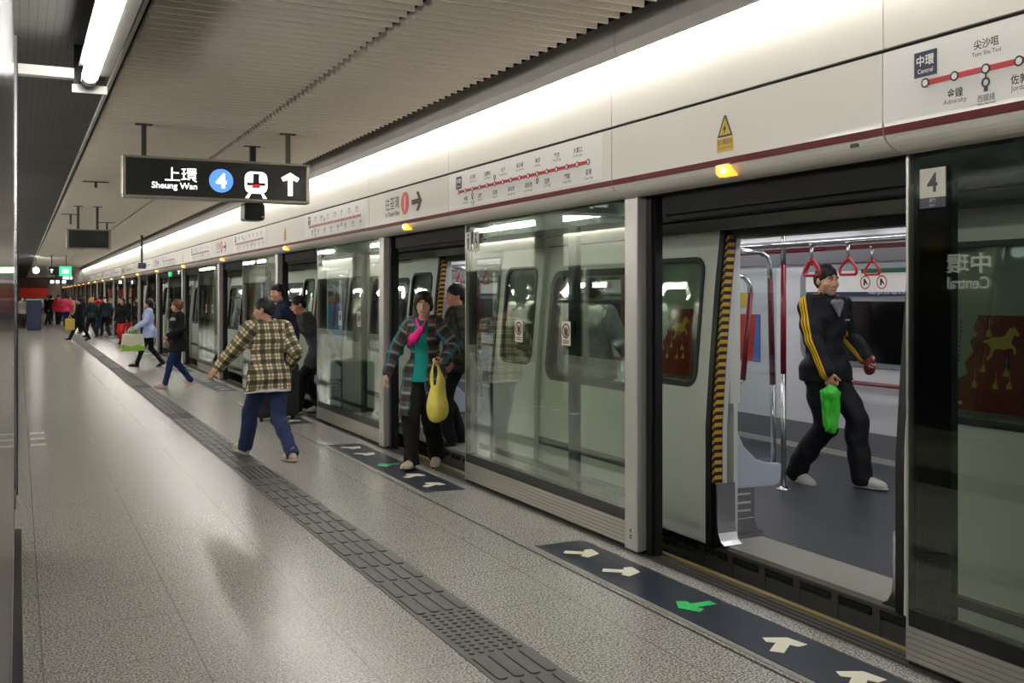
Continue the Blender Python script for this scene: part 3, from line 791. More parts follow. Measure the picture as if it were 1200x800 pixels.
    if k < 5:
        def farad():
            fr = frame((XR, yc(k)+4.60, 1.10), (0, -1, 0), (0, 0, 1)); m = MB()
            m.mi(0).flat(rrect(0, 0, .42, .50, .01), fr, z=.003, t=.004); m.mi(1).flat([(.1, -.25), (.21, -.25), (.21, .25), (.15, .25)], fr, z=.008, t=.002)
            m.mi(2); horse(fr, m, .2, (-.04, .05)); m.flat([(-.21, .32), (.05, .32), (.05, .48), (-.21, .48)], fr, z=.003, t=.004)
            return m.build('advert', [M_poster, M_bpost, M_gold_ink], train)
        rep('farad', k, farad)
        def rail():
            m = MB(); y0, y1 = fw0-.05, fw1+.0
            m.mi(0).tube([(XR-.075, y0, .742), (XR-.075, y1-.05, .742)], .02, 10)
            for yy in (y1-.06, (y0+y1)/2, y0+.1): m.mi(1).tube([(XR, yy, .66), (XR-.05, yy, .66), (XR-.078, yy, .70), (XR-.075, yy, .74)], .016, 8)
            return m.build('wall_rail', [M_grab, M_steel], train)
        rep('rail', k, rail)
        def pole(yy):
            m = MB(); x = 5.39
            m.mi(0).tube([(x, yy, .03), (x, yy, .95)], .021, 12); m.tube([(x, yy, 1.78), (x, yy, 2.16)], .021, 12)
            m.mi(1).tube([(x, yy, .94), (x, yy, 1.79)], .0225, 12)
            m.mi(0).lathe([(.06, .03), (.06, .038), (.03, .05), (.022, .06)], (x, yy, 0), 16)
            return m.build('grab_pole', [M_steel, M_grab], train)
        rep('pole', k, lambda: pole(6.27)); rep('pole2', k, lambda: pole(6.27+PER/2))
        def bars():
            m = MB(); y0, y1 = B-PER/2, B+PER/2
            m.mi(0).tube([(5.18, y0, 1.925), (5.18, y1, 1.925)], .017, 10); m.mi(1).tube([(6.25, y0, 1.95), (6.25, y1, 1.95)], .02, 10)
            return m.build('overhead_rail', [M_steel, M_grab], train)
        rep('bars', k, bars)
        def strap(x, y, zt, mt=None):
            m = MB()
            m.mi(1).lathe([(.022, .0), (.024, .015), (.018, .03)], (x, y, zt-.02), 10)
            m.mi(1).tube([(x, y, zt), (x, y, zt-.12)], .011, 8); m.mi(0).tube([(x, y, zt-.11), (x, y, zt-.135)], .018, 8)
            z0 = zt-.13; tri = [(x, y-.025, z0), (x, y+.025, z0), (x, y+.075, z0-.055), (x, y+.08, z0-.085), (x, y+.068, z0-.10), (x, y-.068, z0-.10), (x, y-.08, z0-.085), (x, y-.075, z0-.055), (x, y-.025, z0), (x, y+.01, z0)]
            m.mi(0).tube(tri, .0105, 8)
            return m.build('grab_strap', [M_strap, M_steel], train)
        for i, (sx, sy, sz) in enumerate(((5.18, 5.36, 1.925), (5.18, 5.72, 1.925), (5.18, 6.75, 1.925), (6.25, 6.9, 1.95), (6.25, 6.2, 1.95), (5.18, 7.6, 1.925))):
            if k <= 2: rep(f'strap{i}', k, lambda: strap(sx, sy, sz))
    # seats along the near side: bench with a curved end panel at each door
    if k < 8:
        def bench():
            m = MB(); y0, y1 = a+.12, b-.12
            m.prism([(4.04, .36), (4.40, .34), (4.46, .40), (4.46, .44), (4.40, .46), (4.16, .44), (4.10, .55), (4.05, .86), (4.03, .86)], 1, y0+.03, y1-.03)
            return m.build('bench_seat', M_seat, train, bevel=.01)
        rep('bench', k, bench)
        def bend(yy, s):
            m = MB()
            poly = [(4.02, .325), (4.40, .315), (4.445, .33), (4.46, .36), (4.465, .45), (4.455, .462), (4.36, .468), (4.26, .50), (4.16, .59), (4.09, .72), (4.045, .84), (4.02, .90)]
            m.prism(poly, 1, min(yy, yy+s*.035), max(yy, yy+s*.035))
            return m.build('seat_end_panel', M_seat, train, bevel=.008)
        rep('bendn', k, lambda: bend(a+.10, 1)); rep('bendf', k, lambda: bend(b-.10, -1))
        def bfoot(yy, s):
            m = MB()
            m.mi(0).box(4.03, 4.25, min(yy, yy+s*.03), max(yy, yy+s*.03), .06, .33)
            pr_ = [(4.03, .03), (4.31, .03), (4.315, .042), (4.28, .055), (4.255, .09), (4.25, .13), (4.03, .13)]
            m.prism(pr_, 1, min(yy-s*.004, yy+s*.3), max(yy-s*.004, yy+s*.3))
            for z in (.17, .22, .275): m.mi(1).box(4.06, 4.22, min(yy-s*.006, yy), max(yy-s*.006, yy), z, z+.014)
            return m.build('seat_pedestal', [M_steel, M_alu_l], train, bevel=.004)
        rep('bfootn', k, lambda: bfoot(a+.11, 1)); rep('bfootf', k, lambda: bfoot(b-.11, -1))
        def dscreen(yy):
            m = MB(); m.box(4.06, 4.44, yy, yy+.008, .50, 1.72); return m.build('draught_screen', M_sglass, train)
        rep('dsn', k, lambda: dscreen(a+.12)); rep('dsf', k, lambda: dscreen(b-.128))
        def loop(yy):
            m = MB(); x = 4.45
            m.mi(0).tube([(x, yy, .45), (x-.01, yy, .98)], .018, 10); m.mi(1).tube([(x-.01, yy, .97), (x-.03, yy, 1.66)], .02, 10)
            m.mi(0).tube([(x-.03, yy, 1.65), (x-.034, yy, 1.74), (x-.06, yy, 1.80), (x-.11, yy, 1.83), (4.02, yy, 1.84)], .018, 10)
            # the lower loop by the door
            m.mi(0).tube([(4.03, yy-.03, .97), (4.10, yy-.05, .97), (4.15, yy-.06, 1.02)], .016, 8); m.mi(1).tube([(4.15, yy-.06, 1.01), (4.21, yy-.06, 1.56)], .018, 8)
            m.mi(0).tube([(4.21, yy-.06, 1.55), (4.205, yy-.06, 1.62), (4.17, yy-.05, 1.67), (4.04, yy-.03, 1.68)], .016, 8)
            return m.build('grab_loop', [M_steel, M_grab], train)
        rep('loopn', k, lambda: loop(a+.16)); rep('loopf', k, lambda: loop(b-.13))
# body ends and roof beyond the modelled bays
m = MB(); m.box(7.1, 7.2, yc(-1)-2, yc(NT_BAY)-2, -.9, 2.9); m.box(5.0, 7.2, yc(-1)-2, yc(NT_BAY)-2, 2.9, 3.0); m.box(4.1, 5.0, yc(-1)-2, yc(NT_BAY)-2, 2.86, 2.9)
m.build('roof', M_train, train)
m = MB(); m.box(3.95, 7.2, yc(NT_BAY)-2.2, yc(NT_BAY)-2.1, -.9, 2.9); m.box(3.95, 7.2, yc(-1)-2.1, yc(-1)-2.0, -.9, 2.9); m.build('end_wall', M_train, train)
# ------------------------------------------------------------------ hanging signs
def hanger(mbx, x, y, ztop, zbot, r=.02, fl=.14):
    mbx.box(x-r, x+r, y-r, y+r, zbot, ztop); mbx.box(x-fl/2, x+fl/2, y-.035, y+.035, ztop-.014, ztop)
M_rod = mat('dark_hanger_steel', srgb(78, 76, 70), .4, metal=.5)
M_frame = mat('sign_frame_steel', srgb(168, 160, 146), .3, metal=.7)
t = thing('hanging_sign', 'black backlit hanging sign reading 上環 Sheung Wan with a blue 4, train symbol and arrow', 'sign', (1.63, 9.5, 2.40))
x0, x1, z0, z1, y0, y1 = .805, 2.447, 2.405, 2.772, 9.41, 9.57
m = MB()
m.box(x0, x1, y0, y1, z1-.022, z1); m.box(x0, x1, y0, y1, z0, z0+.022); m.box(x0, x0+.03, y0, y1, z0+.022, z1-.022); m.box(x1-.03, x1, y0, y1, z0+.022, z1-.022)
m.build('frame', M_frame, t, bevel=.006)
m = MB(); m.box(x0+.03, x1-.03, y0+.008, y1-.008, z0+.022, z1-.022); m.build('face', M_signface, t)
fr = F_front(0, y0+.008, 0)
m = MB(); text_into(m, '上環', fr, h=.125, z=.001, w=.275, at=(1.295, 2.556), bold=.006); text_into(m, 'Sheung Wan', fr, w=.385, z=.001, at=(1.24, 2.475), bold=.016); m.build('lettering', M_lit, t)
m = MB(); m.mi(0).ring((1.642, 2.582), 0, .106, fr, z=.001, n=40); m.mi(1); text_into(m, '4', fr, h=.135, z=.004, at=(1.642, 2.514), bold=.035); m.build('number_badge', [M_litblue, M_lit], t)
m = MB(); c = (1.953, 2.58)
m.mi(0).flat([(c[0]+p[0], c[1]+p[1]) for p in rrect(0, 0, .205, .20, .06)][:] , fr, z=.001)
m.mi(1).flat([(c[0]+p[0], c[1]+p[1]) for p in rrect(0, .012, .165, .135, .025)], fr, z=.0032, t=.001)
for s in (-1, 1): m.mi(0).flat([(c[0]+p[0], c[1]+p[1]) for p in rrect(s*.052, .036, .05, .078, .008)], fr, z=.0045, t=.001)
m.mi(0).flat([(c[0]-.08, c[1]-.068), (c[0]+.08, c[1]-.068), (c[0]+.08, c[1]-.028), (c[0]-.08, c[1]-.028)], fr, z=.0045, t=.001)
m.mi(2).flat([(c[0]-.035, c[1]-.05), (c[0]+.035, c[1]-.05), (c[0]+.035, c[1]-.018), (c[0]-.035, c[1]-.018)], fr, z=.006, t=.001)
for s in (-1, 1): m.mi(0).flat([(c[0]+s*.045, c[1]-.10), (c[0]+s*.07, c[1]-.10), (c[0]+s*.10, c[1]-.145), (c[0]+s*.065, c[1]-.145)], fr, z=.001)
m.build('train_symbol', [M_lit, M_signface, M_litred], t)
m = MB(); m.flat([(2.267+p[0], 2.58+p[1]) for p in arrow2d(.215, .17, .045, .085)], fr, z=.001); m.build('arrow', M_lit, t)
for x in (.99, 2.262):
    m = MB(); hanger(m, x, 9.49, CEIL+.01, z1); m.build('hanger', M_rod, t)

t = thing('hanging_sign', 'plain black back of a hanging sign farther down the platform, left of the header', 'sign', (1.1, 18.6, 2.3))
m = MB(); X0, X1, Z0, Z1, Y0, Y1 = .72, 1.41, 2.335, 2.665, 18.6, 18.75
m.box(X0, X1, Y0, Y1, Z1-.02, Z1); m.box(X0, X1, Y0, Y1, Z0, Z0+.02); m.box(X0, X0+.035, Y0, Y1, Z0, Z1); m.box(X1-.035, X1, Y0, Y1, Z0, Z1); m.build('frame', M_frame, t)
m = MB(); m.box(X0+.03, X1-.03, Y0+.01, Y1-.01, Z0+.02, Z1-.02); m.build('face', M_signface, t)
for x in (.90, 1.20):
    m = MB(); hanger(m, x, 18.67, CEIL+.01, Z1); m.build('hanger', M_rod, t)

t = thing('hanging_camera', 'black boxy camera unit hanging on a rod just behind the lit sign', 'camera', (2.122, 10.4, 2.29))
m = MB(); m.prism([(-.10, 0.02), (-.085, 0), (.085, 0), (.10, .02), (.10, .15), (.085, .175), (-.085, .175), (-.10, .15)], 1, 10.3, 10.52)
m.v = [(p[0]+2.122, p[1], p[2]+2.30) for p in m.v]; m.build('housing', M_black, t, bevel=.006)
m = MB(); m.tube([(2.20, 10.30, 2.335), (2.20, 10.288, 2.335)], .012, 12); m.build('lens', M_steel, t)
m = MB(); m.box(2.08, 2.16, 10.36, 10.44, 2.475, 2.53); hanger(m, 2.122, 10.4, CEIL+.01, 2.5, .028, .16); m.build('hanger', M_black, t)
t = thing('hanging_camera', 'small black camera on a rod hanging far down under the ceiling near the white glow', 'camera', (2.05, 27, 2.3))
m = MB(); m.box(2.68, 2.86, 26.9, 27.1, 2.22, 2.36); m.build('housing', M_black, t, bevel=.01)
m = MB(); hanger(m, 2.77, 27, CEIL+.01, 2.35, .025, .12); m.build('hanger', M_black, t)
for i, (x, y, zb) in enumerate(((.914, 14.5, 2.97), (.86, 20.5, 2.86), (1.63, 22.5, 2.80))):
    t = thing('ceiling_hanger', ['small bare T hanger under the ceiling left of the lit sign', 'short empty rod under the ceiling above the plain black sign', 'short empty rod under the ceiling right of the plain black sign'][i], 'hanger', (x, y, zb))
    m = MB(); m.box(x-.16, x+.16, y-.02, y+.02, CEIL-.012, CEIL+.002); m.build('flange', M_rod, t)
    m = MB(); m.tube([(x, y, CEIL), (x, y, zb)], .018, 8); m.build('rod', M_rod, t)

# far signs, beam, banner
t = thing('exit_sign', 'far small green and black hanging sign', 'sign', (1.4, 42, 2.3))
m = MB(); m.box(.99, 1.36, 41.6, 41.7, 2.30, 2.62); m.build('black_panel', M_signface, t)
m = MB(); m.box(1.36, 1.78, 41.6, 41.7, 2.28, 2.63); m.build('green_panel', M_litgreen, t)
m = MB(); fr = F_front(0, 41.6, 0); m.flat(rrect(1.57, 2.455, .22, .16, .02), fr); m.flat([(1.1+p[0], 2.46+p[1]) for p in arrow2d(.15, .12, .035, .06)], fr); m.build('symbol', M_lit, t)
m = MB(); hanger(m, 1.1, 41.65, CEIL+.01, 2.6); hanger(m, 1.6, 41.65, CEIL+.01, 2.6); m.build('hanger', M_rod, t)
t = thing('direction_sign', 'far white and blue lit sign beyond the green one', 'sign', (1.6, 56, 2.0))
m = MB(); m.box(1.25, 2.5, 56, 56.1, 2.10, 2.36); m.build('black_panel', M_signface, t)
m = MB(); fr = F_front(0, 56, 0)
for xx in (1.5, 1.75, 2.05): m.flat(rrect(xx, 2.23, .17, .16, .02), fr)
m.build('lettering', M_lit, t)
m = MB(); hanger(m, 1.5, 56.05, CEIL+.01, 2.3); hanger(m, 2.3, 56.05, CEIL+.01, 2.3); m.build('hanger', M_rod, t)
m = MB(); m.box(1.75, 3.1, 60, 60.6, 2.25, CEIL+.05); fin(m.build('trim_4', mat('beam_grey', srgb(110, 106, 98), .6)), kind='structure')
t = thing('notice_box', 'small white lit box on the dark beam far down the platform', 'sign', (2.3, 59.9, 2.3))
m = MB(); m.box(2.1, 2.62, 59.93, 60.0, 2.3, 2.6); m.build('casing', M_frame, t); m = MB(); m.box(2.14, 2.58, 59.91, 59.93, 2.34, 2.56); m.build('face', M_lit, t)
t = thing('banner', 'wide red banner across the far end of the platform', 'banner', (.6, 70, 1.3))
m = MB(); m.box(.05, 1.65, 70, 70.15, 1.42, 2.0); m.build('panel', mat('red_banner_cloth_glow', srgb(214, 46, 34), .5, emit=srgb(214, 40, 28), estr=.06), t)  # faint glow put into the cloth's colour, though the banner is no lamp
m = MB()
for x in (.08, 1.58): m.box(x, x+.06, 70.02, 70.12, 0, 1.45)
m.build('post', M_rod, t)
t = thing('partition', 'navy blue free-standing booth far down on the left', 'booth', (.58, 50, 0))
m = MB(); m.box(.31, .90, 49.6, 50.2, .05, 1.34); m.build('body', mat('navy_panel', srgb(30, 42, 78), .4), t, bevel=.02)
m = MB(); m.box(.29, .92, 49.58, 50.22, 1.34, 1.39); m.build('top', M_alu, t); m = MB(); m.box(.33, .88, 49.62, 50.18, 0, .05); m.build('plinth', M_black, t)
t = thing('ceiling_lamp', 'small round white lamp at the far end under the dark ceiling', 'lamp', (.55, 45, 2.8))
m = MB(); m.lathe([(.02, -.11), (.09, -.09), (.12, 0), (.09, .09), (.02, .11)], (.62, 45, 2.55), 14); m.build('globe', M_fluo, t)
m = MB(); m.tube([(.62, 45, 2.65), (.62, 45, CEIL+.03)], .015, 8); m.build('rod', M_rod, t)
# far end wall
m = MB(); m.box(-7, 3.4, YEND+1, YEND+1.3, 0, 3.3); fin(m.build('wall_end', mat('end_wall_tiles', srgb(150, 120, 106), .5, var=.2, vscale=2)), kind='structure')

# ------------------------------------------------------------------ fluorescent fittings on the left
def fluo(y0, y1, lab, x=.381, bracket=True):
    t = thing('fluorescent_light', lab, 'light', (x, y0, 2.8), 'fluorescent tubes beside the ceiling gap')
    m = MB(); m.box(x+.05, x+.115, y0-.05, y1+.03, 2.86, CEIL+.026); m.box(x-.062, x+.05, y0-.05, y1+.03, 2.912, 2.93); m.build('channel', M_rod, t)
    m = MB(); m.tube([(x, y0, 2.855), (x, y1, 2.855)], .045, 14); m.build('tube', M_fluo, t)
    m = MB(); 
    for yy, s in ((y0, -1), (y1, 1)): m.tube([(x, yy-s*.0, 2.855), (x, yy+s*.20, 2.855)], .047, 14)
    m.build('end_cap', M_steel, t)
    for yy in (y0-.24, y1+.2):
        m = MB(); m.mi(0).box(x-.08, x+.10, yy, yy+.03, 2.80, CEIL+.026); m.mi(1).box(x-.09, x+.11, yy-.012, yy, 2.785, 2.835)
        m.build('bracket', [M_black, M_alu_l], t)
    if bracket:
        m = MB(); m.box(-.012, x-.08, y1+.14, y1+.22, 2.86, 2.92); m.build('conduit', M_alu_l, t)
fluo(3.5, 6.55, 'bright fluorescent tube light at top left beside the ceiling gap')
fluo(-.2, 3.0, 'fluorescent tube light overhead, next before the one at top left', bracket=False)
fluo(-4.0, -.7, 'unseen fluorescent tube added behind the viewer to light whatever faces the camera', bracket=False)  # unseen tube added to brighten people and floor from behind the camera

# ------------------------------------------------------------------ column with polished steel notice case, at the left edge
m = MB(); m.box(-1.3, -.034, .95, 6.86, 0, CEIL+.02); fin(m.build('pillar', M_stone), kind='structure')
m = MB(); m.box(-1.32, .017, .93, 6.9, 0, .13); fin(m.build('baseboard_pillar', M_black, bevel=.004), kind='structure')
t = thing('notice_case', 'polished dark steel case with chrome edges on the column at the left edge', 'cabinet', (0, 4, .45))
m = MB(); m.box(-.033, -.021, 1.0, 6.33, .46, 3.0); m.build('panel', M_mirror, t)
m = MB(); m.box(-.033, -.010, 6.33, 6.36, .43, 3.0); m.box(-.033, -.018, 1.0, 6.33, .43, .46); m.build('edge_trim', M_steel, t)
m = MB(); m.box(-.033, -.004, 6.362, 6.39, .43, 3.0); m.build('side_trim', M_black, t)
m = MB(); m.tube([(-.022, 5.6, .50), (-.018, 5.9, .55), (-.022, 6.1, .68)], .008, 8); m.build('handle', M_black, t)
m = MB(); fr = frame((-.021, 5.69, 1.6), (0, 1, 0), (0, 0, 1)); text_into(m, '中環', fr, h=.16, w=.42, at=(0, .125), bold=.02); text_into(m, 'Central', fr, w=.40, at=(0, 0), bold=.02)
m.build('lettering', mat('lit_lettering', (1, 1, 1), .5, emit=(1, .98, .92), estr=.4), t)
for i, (y0, y1) in enumerate(((-1, 5), (6, 12), (13, 19), (20, 26), (27, 33), (34, 40), (41, 47), (48, 54))):
    t = thing('fluorescent_light', f'long fluorescent tube over the other half of the platform, {ORD[i]} in its row', 'light', (-1.65, y0, 2.8), 'fluorescent tubes over the other half')
    m = MB(); m.tube([(-1.65, y0, 2.855), (-1.65, y1, 2.855)], .045, 12); m.build('tube', M_fluo, t)
    m = MB(); m.box(-1.68, -1.62, y0, y1, 2.92, CEIL+.026); m.box(-1.74, -1.56, y0, y1, 2.905, 2.92); m.build('channel', M_fascia, t)
# other half of the island platform, seen only in reflections: columns, header glow, dark screens
for i, y in enumerate((13.5, 22.9, 32.3, 41.7)):
    m = MB(); m.box(-.65, -.33, y, y+.34, 0, CEIL+.04); fin(m.build('pillar', M_stone), kind='structure')
XW = -4.4
m = MB(); m.mi(0).box(XW-.2, XW, -3, YEND, 2.235, 2.95); m.mi(1).box(XW-.1, XW-.06, -3, YEND, .2, 2.14); m.mi(2).box(XW-.12, XW-.02, -3, YEND, 0, .2); m.mi(3).box(XW-.0, XW+.002, -3, YEND, 2.208, 2.24)
m.mi(1).box(XW-.2, XW-.02, -3, YEND, 2.1, 2.235)
for k in range(NB): m.mi(2).box(XW-.1, XW+.02, yc(k)+1, yc(k)+1.14, 0, 2.14)
m.mi(3).box(XW+.08, XW+.1, -3, YEND, 2.93, CEIL+.06)
fin(m.build('wall_left', [M_cream, M_frit, M_alu, M_fascia]), kind='structure')
for k in range(-1, 9):
    m = MB(); m.tube([(XW+.045, yc(k)+.03, 2.975), (XW+.045, yc(k)+PER-.03, 2.975)], .013, 8)
    fin(m.build('cove_light', M_tube_far), f'white cove tube of the opposite platform mirrored in the glass, {ORD[k+1]} bay', 'light', 'opposite cove tubes')

# ------------------------------------------------------------------ floor markings at the doors
M_fnavy = mat('navy_floor_vinyl', srgb(30, 36, 50), .35, var=.1, vscale=6)
M_farrow = mat('cream_floor_vinyl', srgb(214, 210, 190), .45)
M_fgreen = mat('green_floor_vinyl', srgb(40, 176, 90), .45)
M_edge = mat('marking_edge_metal', srgb(150, 146, 138), .4, metal=.4)
for k in range(0, 9):
    c = yc(k)
    lab = f'navy queue marking with white and green arrows before the {ORD[k]} doorway' + (' from the camera' if k else ', largest')
    t = thing('floor_marking', lab, 'floor marking', (3.03, c, 0), 'navy door markings on the floor')
    m = MB(); m.box(2.875, 3.215, c-1.36, c+1.45, 0, .003); m.build('strip', M_fnavy, t)
    m = MB(); m.box(2.835, 2.868, c-1.36, c+1.45, 0, .004); m.build('edge_strip', M_edge, t)
    for dy, ang, g in ((1.17, -.9, 0), (.72, -.9, 0), (.02, PI*.5, 1), (-.62, -2.15, 0), (-1.08, -2.15, 0)):
        a_ = ang if not g else PI/2
        # direction the arrow points: white ones slantwise towards the doors, the green one away from them
        d = {-.9: V3((.80, -.60, 0)), -2.15: V3((.80, .60, 0))}.get(ang, V3((-1, 0, 0)))
        r = V3((d.y, -d.x, 0)); f_ = (V3((3.045, c+dy, .003)), r, d, V3((0, 0, 1)))
        m = MB(); m.flat([(p[0], p[1]) for p in arrow2d(.21, .20, .062, .10)], f_, t=.0015); m.build('arrow', M_fgreen if g else M_farrow, t)
# speckle-white mark far left on the floor
m = MB()
for i in range(3): m.box(.11, .26, 11.6+i*.5, 11.75+i*.5, 0, .003)
fin(m.build('floor_mark', mat('pale_floor_mark', srgb(200, 198, 190), .4)), 'pale dashed mark on the floor at the left, beyond the column', 'floor marking')
# ------------------------------------------------------------------ people: bodies grown from distance fields
A = np.array
def nrm(v): v = A(v, float); return v/max(1e-9, np.linalg.norm(v))
def cap(a, b, ra, rb=None):
    a = A(a, float); b = A(b, float); rb = ra if rb is None else rb; ba = b-a; L2 = max(1e-12, float(ba@ba))
    def f(P):
        t = np.clip(((P-a)@ba)/L2, 0, 1); q = P - a - t[:, None]*ba
        return np.sqrt(np.einsum('ij,ij->i', q, q)) - (ra + (rb-ra)*t)
    f.bb = (np.minimum(a-ra, b-rb), np.maximum(a+ra, b+rb)); return f
def ell(c, r, R=None):
    c = A(c, float); r = A(r, float); R = np.eye(3) if R is None else A(R)
    def f(P):
        q = (P-c)@R
        k0 = np.sqrt(((q/r)**2).sum(1)); k1 = np.sqrt(((q/(r*r))**2).sum(1))
        return k0*(k0-1)/np.maximum(k1, 1e-6)
    m = max(r); f.bb = (c-m, c+m); return f
def plane(p, n):
    p = A(p, float); n = nrm(n)
    return lambda P: (P-p)@n
def rbox(c, h, R=None, r=.01):
    c = A(c, float); h = A(h, float)-r; R = np.eye(3) if R is None else A(R)
    def f(P):
        q = np.abs((P-c)@R)-h
        return np.sqrt((np.maximum(q, 0)**2).sum(1)) + np.minimum(q.max(1), 0) - r
    f.bb = (c-np.linalg.norm(h)-r, c+np.linalg.norm(h)+r); return f
def smin(a, b, k):
    if k <= 0: return np.minimum(a, b)
    h = np.clip(.5+.5*(b-a)/k, 0, 1); return b + (a-b)*h - k*h*(1-h)
class SDF:
    def __init__(s): s.ops = []
    def u(s, f, k=.02): s.ops.append(('u', f, k)); return s
    def sub(s, f, k=.01): s.ops.append(('s', f, k)); return s
    def cut(s, p, n, k=.004): s.ops.append(('i', plane(p, n), k)); return s      # keeps the side n points away from
    def __call__(s, P):
        d = np.full(len(P), 9.0)
        for op, f, k in s.ops:
            if op == 'u':
                bb = getattr(f, 'bb', None)
                if bb is not None:
                    lo, hi = bb; m = .09
                    sel = np.where(((P > lo-m) & (P < hi+m)).all(1))[0]
                    far = np.ones(len(P), bool); far[sel] = False
                    # outside its box the primitive is at least m away
                    c = (lo+hi)/2; h = (hi-lo)/2
                    if far.any():
                        q = np.abs(P[far]-c)-h; dd = np.sqrt((np.maximum(q, 0)**2).sum(1))
                        d[far] = np.minimum(d[far], np.maximum(dd, .03))
                    if len(sel): d[sel] = smin(d[sel], f(P[sel]), k)
                else: d = smin(d, f(P), k)
            elif op == 's': d = -smin(-d, f(P), k)
            else: d = -smin(-d, -f(P), k)
        return d
    def bounds(s):
        bs = [f.bb for op, f, k in s.ops if op == 'u']
        return np.min([b[0] for b in bs], 0)-.03, np.max([b[1] for b in bs], 0)+.03

def polygonise(f, h, wr=None):
    """surface nets over the blocks near the surface"""
    lo, hi = f.bounds(); B = 8
    nb = np.ceil((hi-lo)/(h*B)).astype(int)+1; n = nb*B
    g = [lo[i] + (np.arange(nb[i])+.5)*h*B for i in range(3)]
    C = np.stack(np.meshgrid(*g, indexing='ij'), -1).reshape(-1, 3)
    d0 = f(C); act = np.where(np.abs(d0) < h*B*.9 + .05)[0]
    D = np.repeat(np.repeat(np.repeat(d0.reshape(nb), B, 0), B, 1), B, 2)
    o = (np.arange(B)+.5)*h - h*B/2
    off = np.stack(np.meshgrid(o, o, o, indexing='ij'), -1).reshape(-1, 3)
    for s in range(0, len(act), 400):
        a = act[s:s+400]; P = (C[a][:, None, :] + off[None]).reshape(-1, 3)
        d = f(P)
        if wr: d = d + wr(P)
        d = d.reshape(-1, B, B, B)
        ix = np.stack(np.unravel_index(a, nb), 1)*B
        for i, (x, y, z) in enumerate(ix): D[x:x+B, y:y+B, z:z+B] = d[i]
    return nets(D, lo + h*.5, h)
def nets(D, org, h):
    S = D < 0
    nx, ny, nz = D.shape
    cnt = np.zeros((nx-1, ny-1, nz-1), np.int8)
    for i in (0, 1):
        for j in (0, 1):
            for k in (0, 1): cnt += S[i:nx-1+i, j:ny-1+j, k:nz-1+k]
    cells = np.argwhere((cnt > 0) & (cnt < 8))
    if not len(cells): return np.zeros((0, 3)), np.zeros((0, 4), int)
    idx = -np.ones((nx-1, ny-1, nz-1), np.int32); idx[tuple(cells.T)] = np.arange(len(cells))
    acc = np.zeros((len(cells), 3)); num = np.zeros(len(cells))
    cor = [(i, j, k) for i in (0, 1) for j in (0, 1) for k in (0, 1)]
    val = {c: D[cells[:, 0]+c[0], cells[:, 1]+c[1], cells[:, 2]+c[2]] for c in cor}
    for c in cor:
        for ax in range(3):
            if c[ax]: continue
            e = list(c); e[ax] = 1; e = tuple(e); a, b = val[c], val[e]; m = (a < 0) != (b < 0)
            t = np.where(m, a/np.where(m, a-b, 1), 0); p = np.tile(A(c, float), (len(cells), 1)); p[:, ax] += t
            acc[m] += p[m]; num[m] += 1
    V = org + (cells + acc/num[:, None])*h
    F = []
    for ax in range(3):
        b, c = (ax+1) % 3, (ax+2) % 3
        sl0 = [slice(1, None)]*3; sl0[ax] = slice(0, -1); sl1 = [slice(1, None)]*3; sl1[ax] = slice(1, None)
        s0, s1 = S[tuple(sl0)], S[tuple(sl1)]
        q = np.argwhere(s0 != s1)
        if not len(q): continue
        pos = q.copy(); pos[:, b] += 1; pos[:, c] += 1
        ok = (pos[:, b] < D.shape[b]-1) & (pos[:, c] < D.shape[c]-1); q = q[ok]; pos = pos[ok]
        fl = s0[tuple(q.T)]
        def cell(db, dc):
            r = pos.copy(); r[:, b] += db; r[:, c] += dc; return idx[tuple(r.T)]
        quad = np.stack([cell(-1, -1), cell(0, -1), cell(0, 0), cell(-1, 0)], 1)
        quad[~fl] = quad[~fl][:, ::-1]; F.append(quad)
    F = np.concatenate(F); F = F[(F >= 0).all(1)]
    return V, F
def sdf_obj(name, f, h, m, parent=None, wr=None, attr=None):
    V, F = polygonise(f, h, wr)
    me = bpy.data.meshes.new(name)
    me.vertices.add(len(V)); me.vertices.foreach_set('co', V.astype(np.float32).ravel())
    me.loops.add(len(F)*4); me.loops.foreach_set('vertex_index', F.astype(np.int32).ravel())
    me.polygons.add(len(F)); me.polygons.foreach_set('loop_start', np.arange(len(F), dtype=np.int32)*4)
    me.polygons.foreach_set('use_smooth', np.ones(len(F), bool))
    me.update(); me.validate()
    if attr is not None:
        at = me.attributes.new('pat', 'FLOAT_VECTOR', 'POINT'); at.data.foreach_set('vector', attr(V).astype(np.float32).ravel())
    for x in (m if isinstance(m, (list, tuple)) else [m]): me.materials.append(x)
    o = bpy.data.objects.new(name, me); COL.objects.link(o)
    if parent: o.parent = parent
    return o
def folds(amp, fx=(23, 17, 31), seed=0):
    """soft cloth folds"""
    r = np.random.default_rng(seed); K = r.normal(size=(5, 3))*A(fx)*.8; ph = r.uniform(0, 6.28, 5)
    def w_(P):
        s = 0
        for k_, p_ in zip(K, ph): s = s + np.sin(P@k_ + p_ + 1.5*np.sin(P@k_[::-1]*.4))
        return amp*s/2.2
    return w_

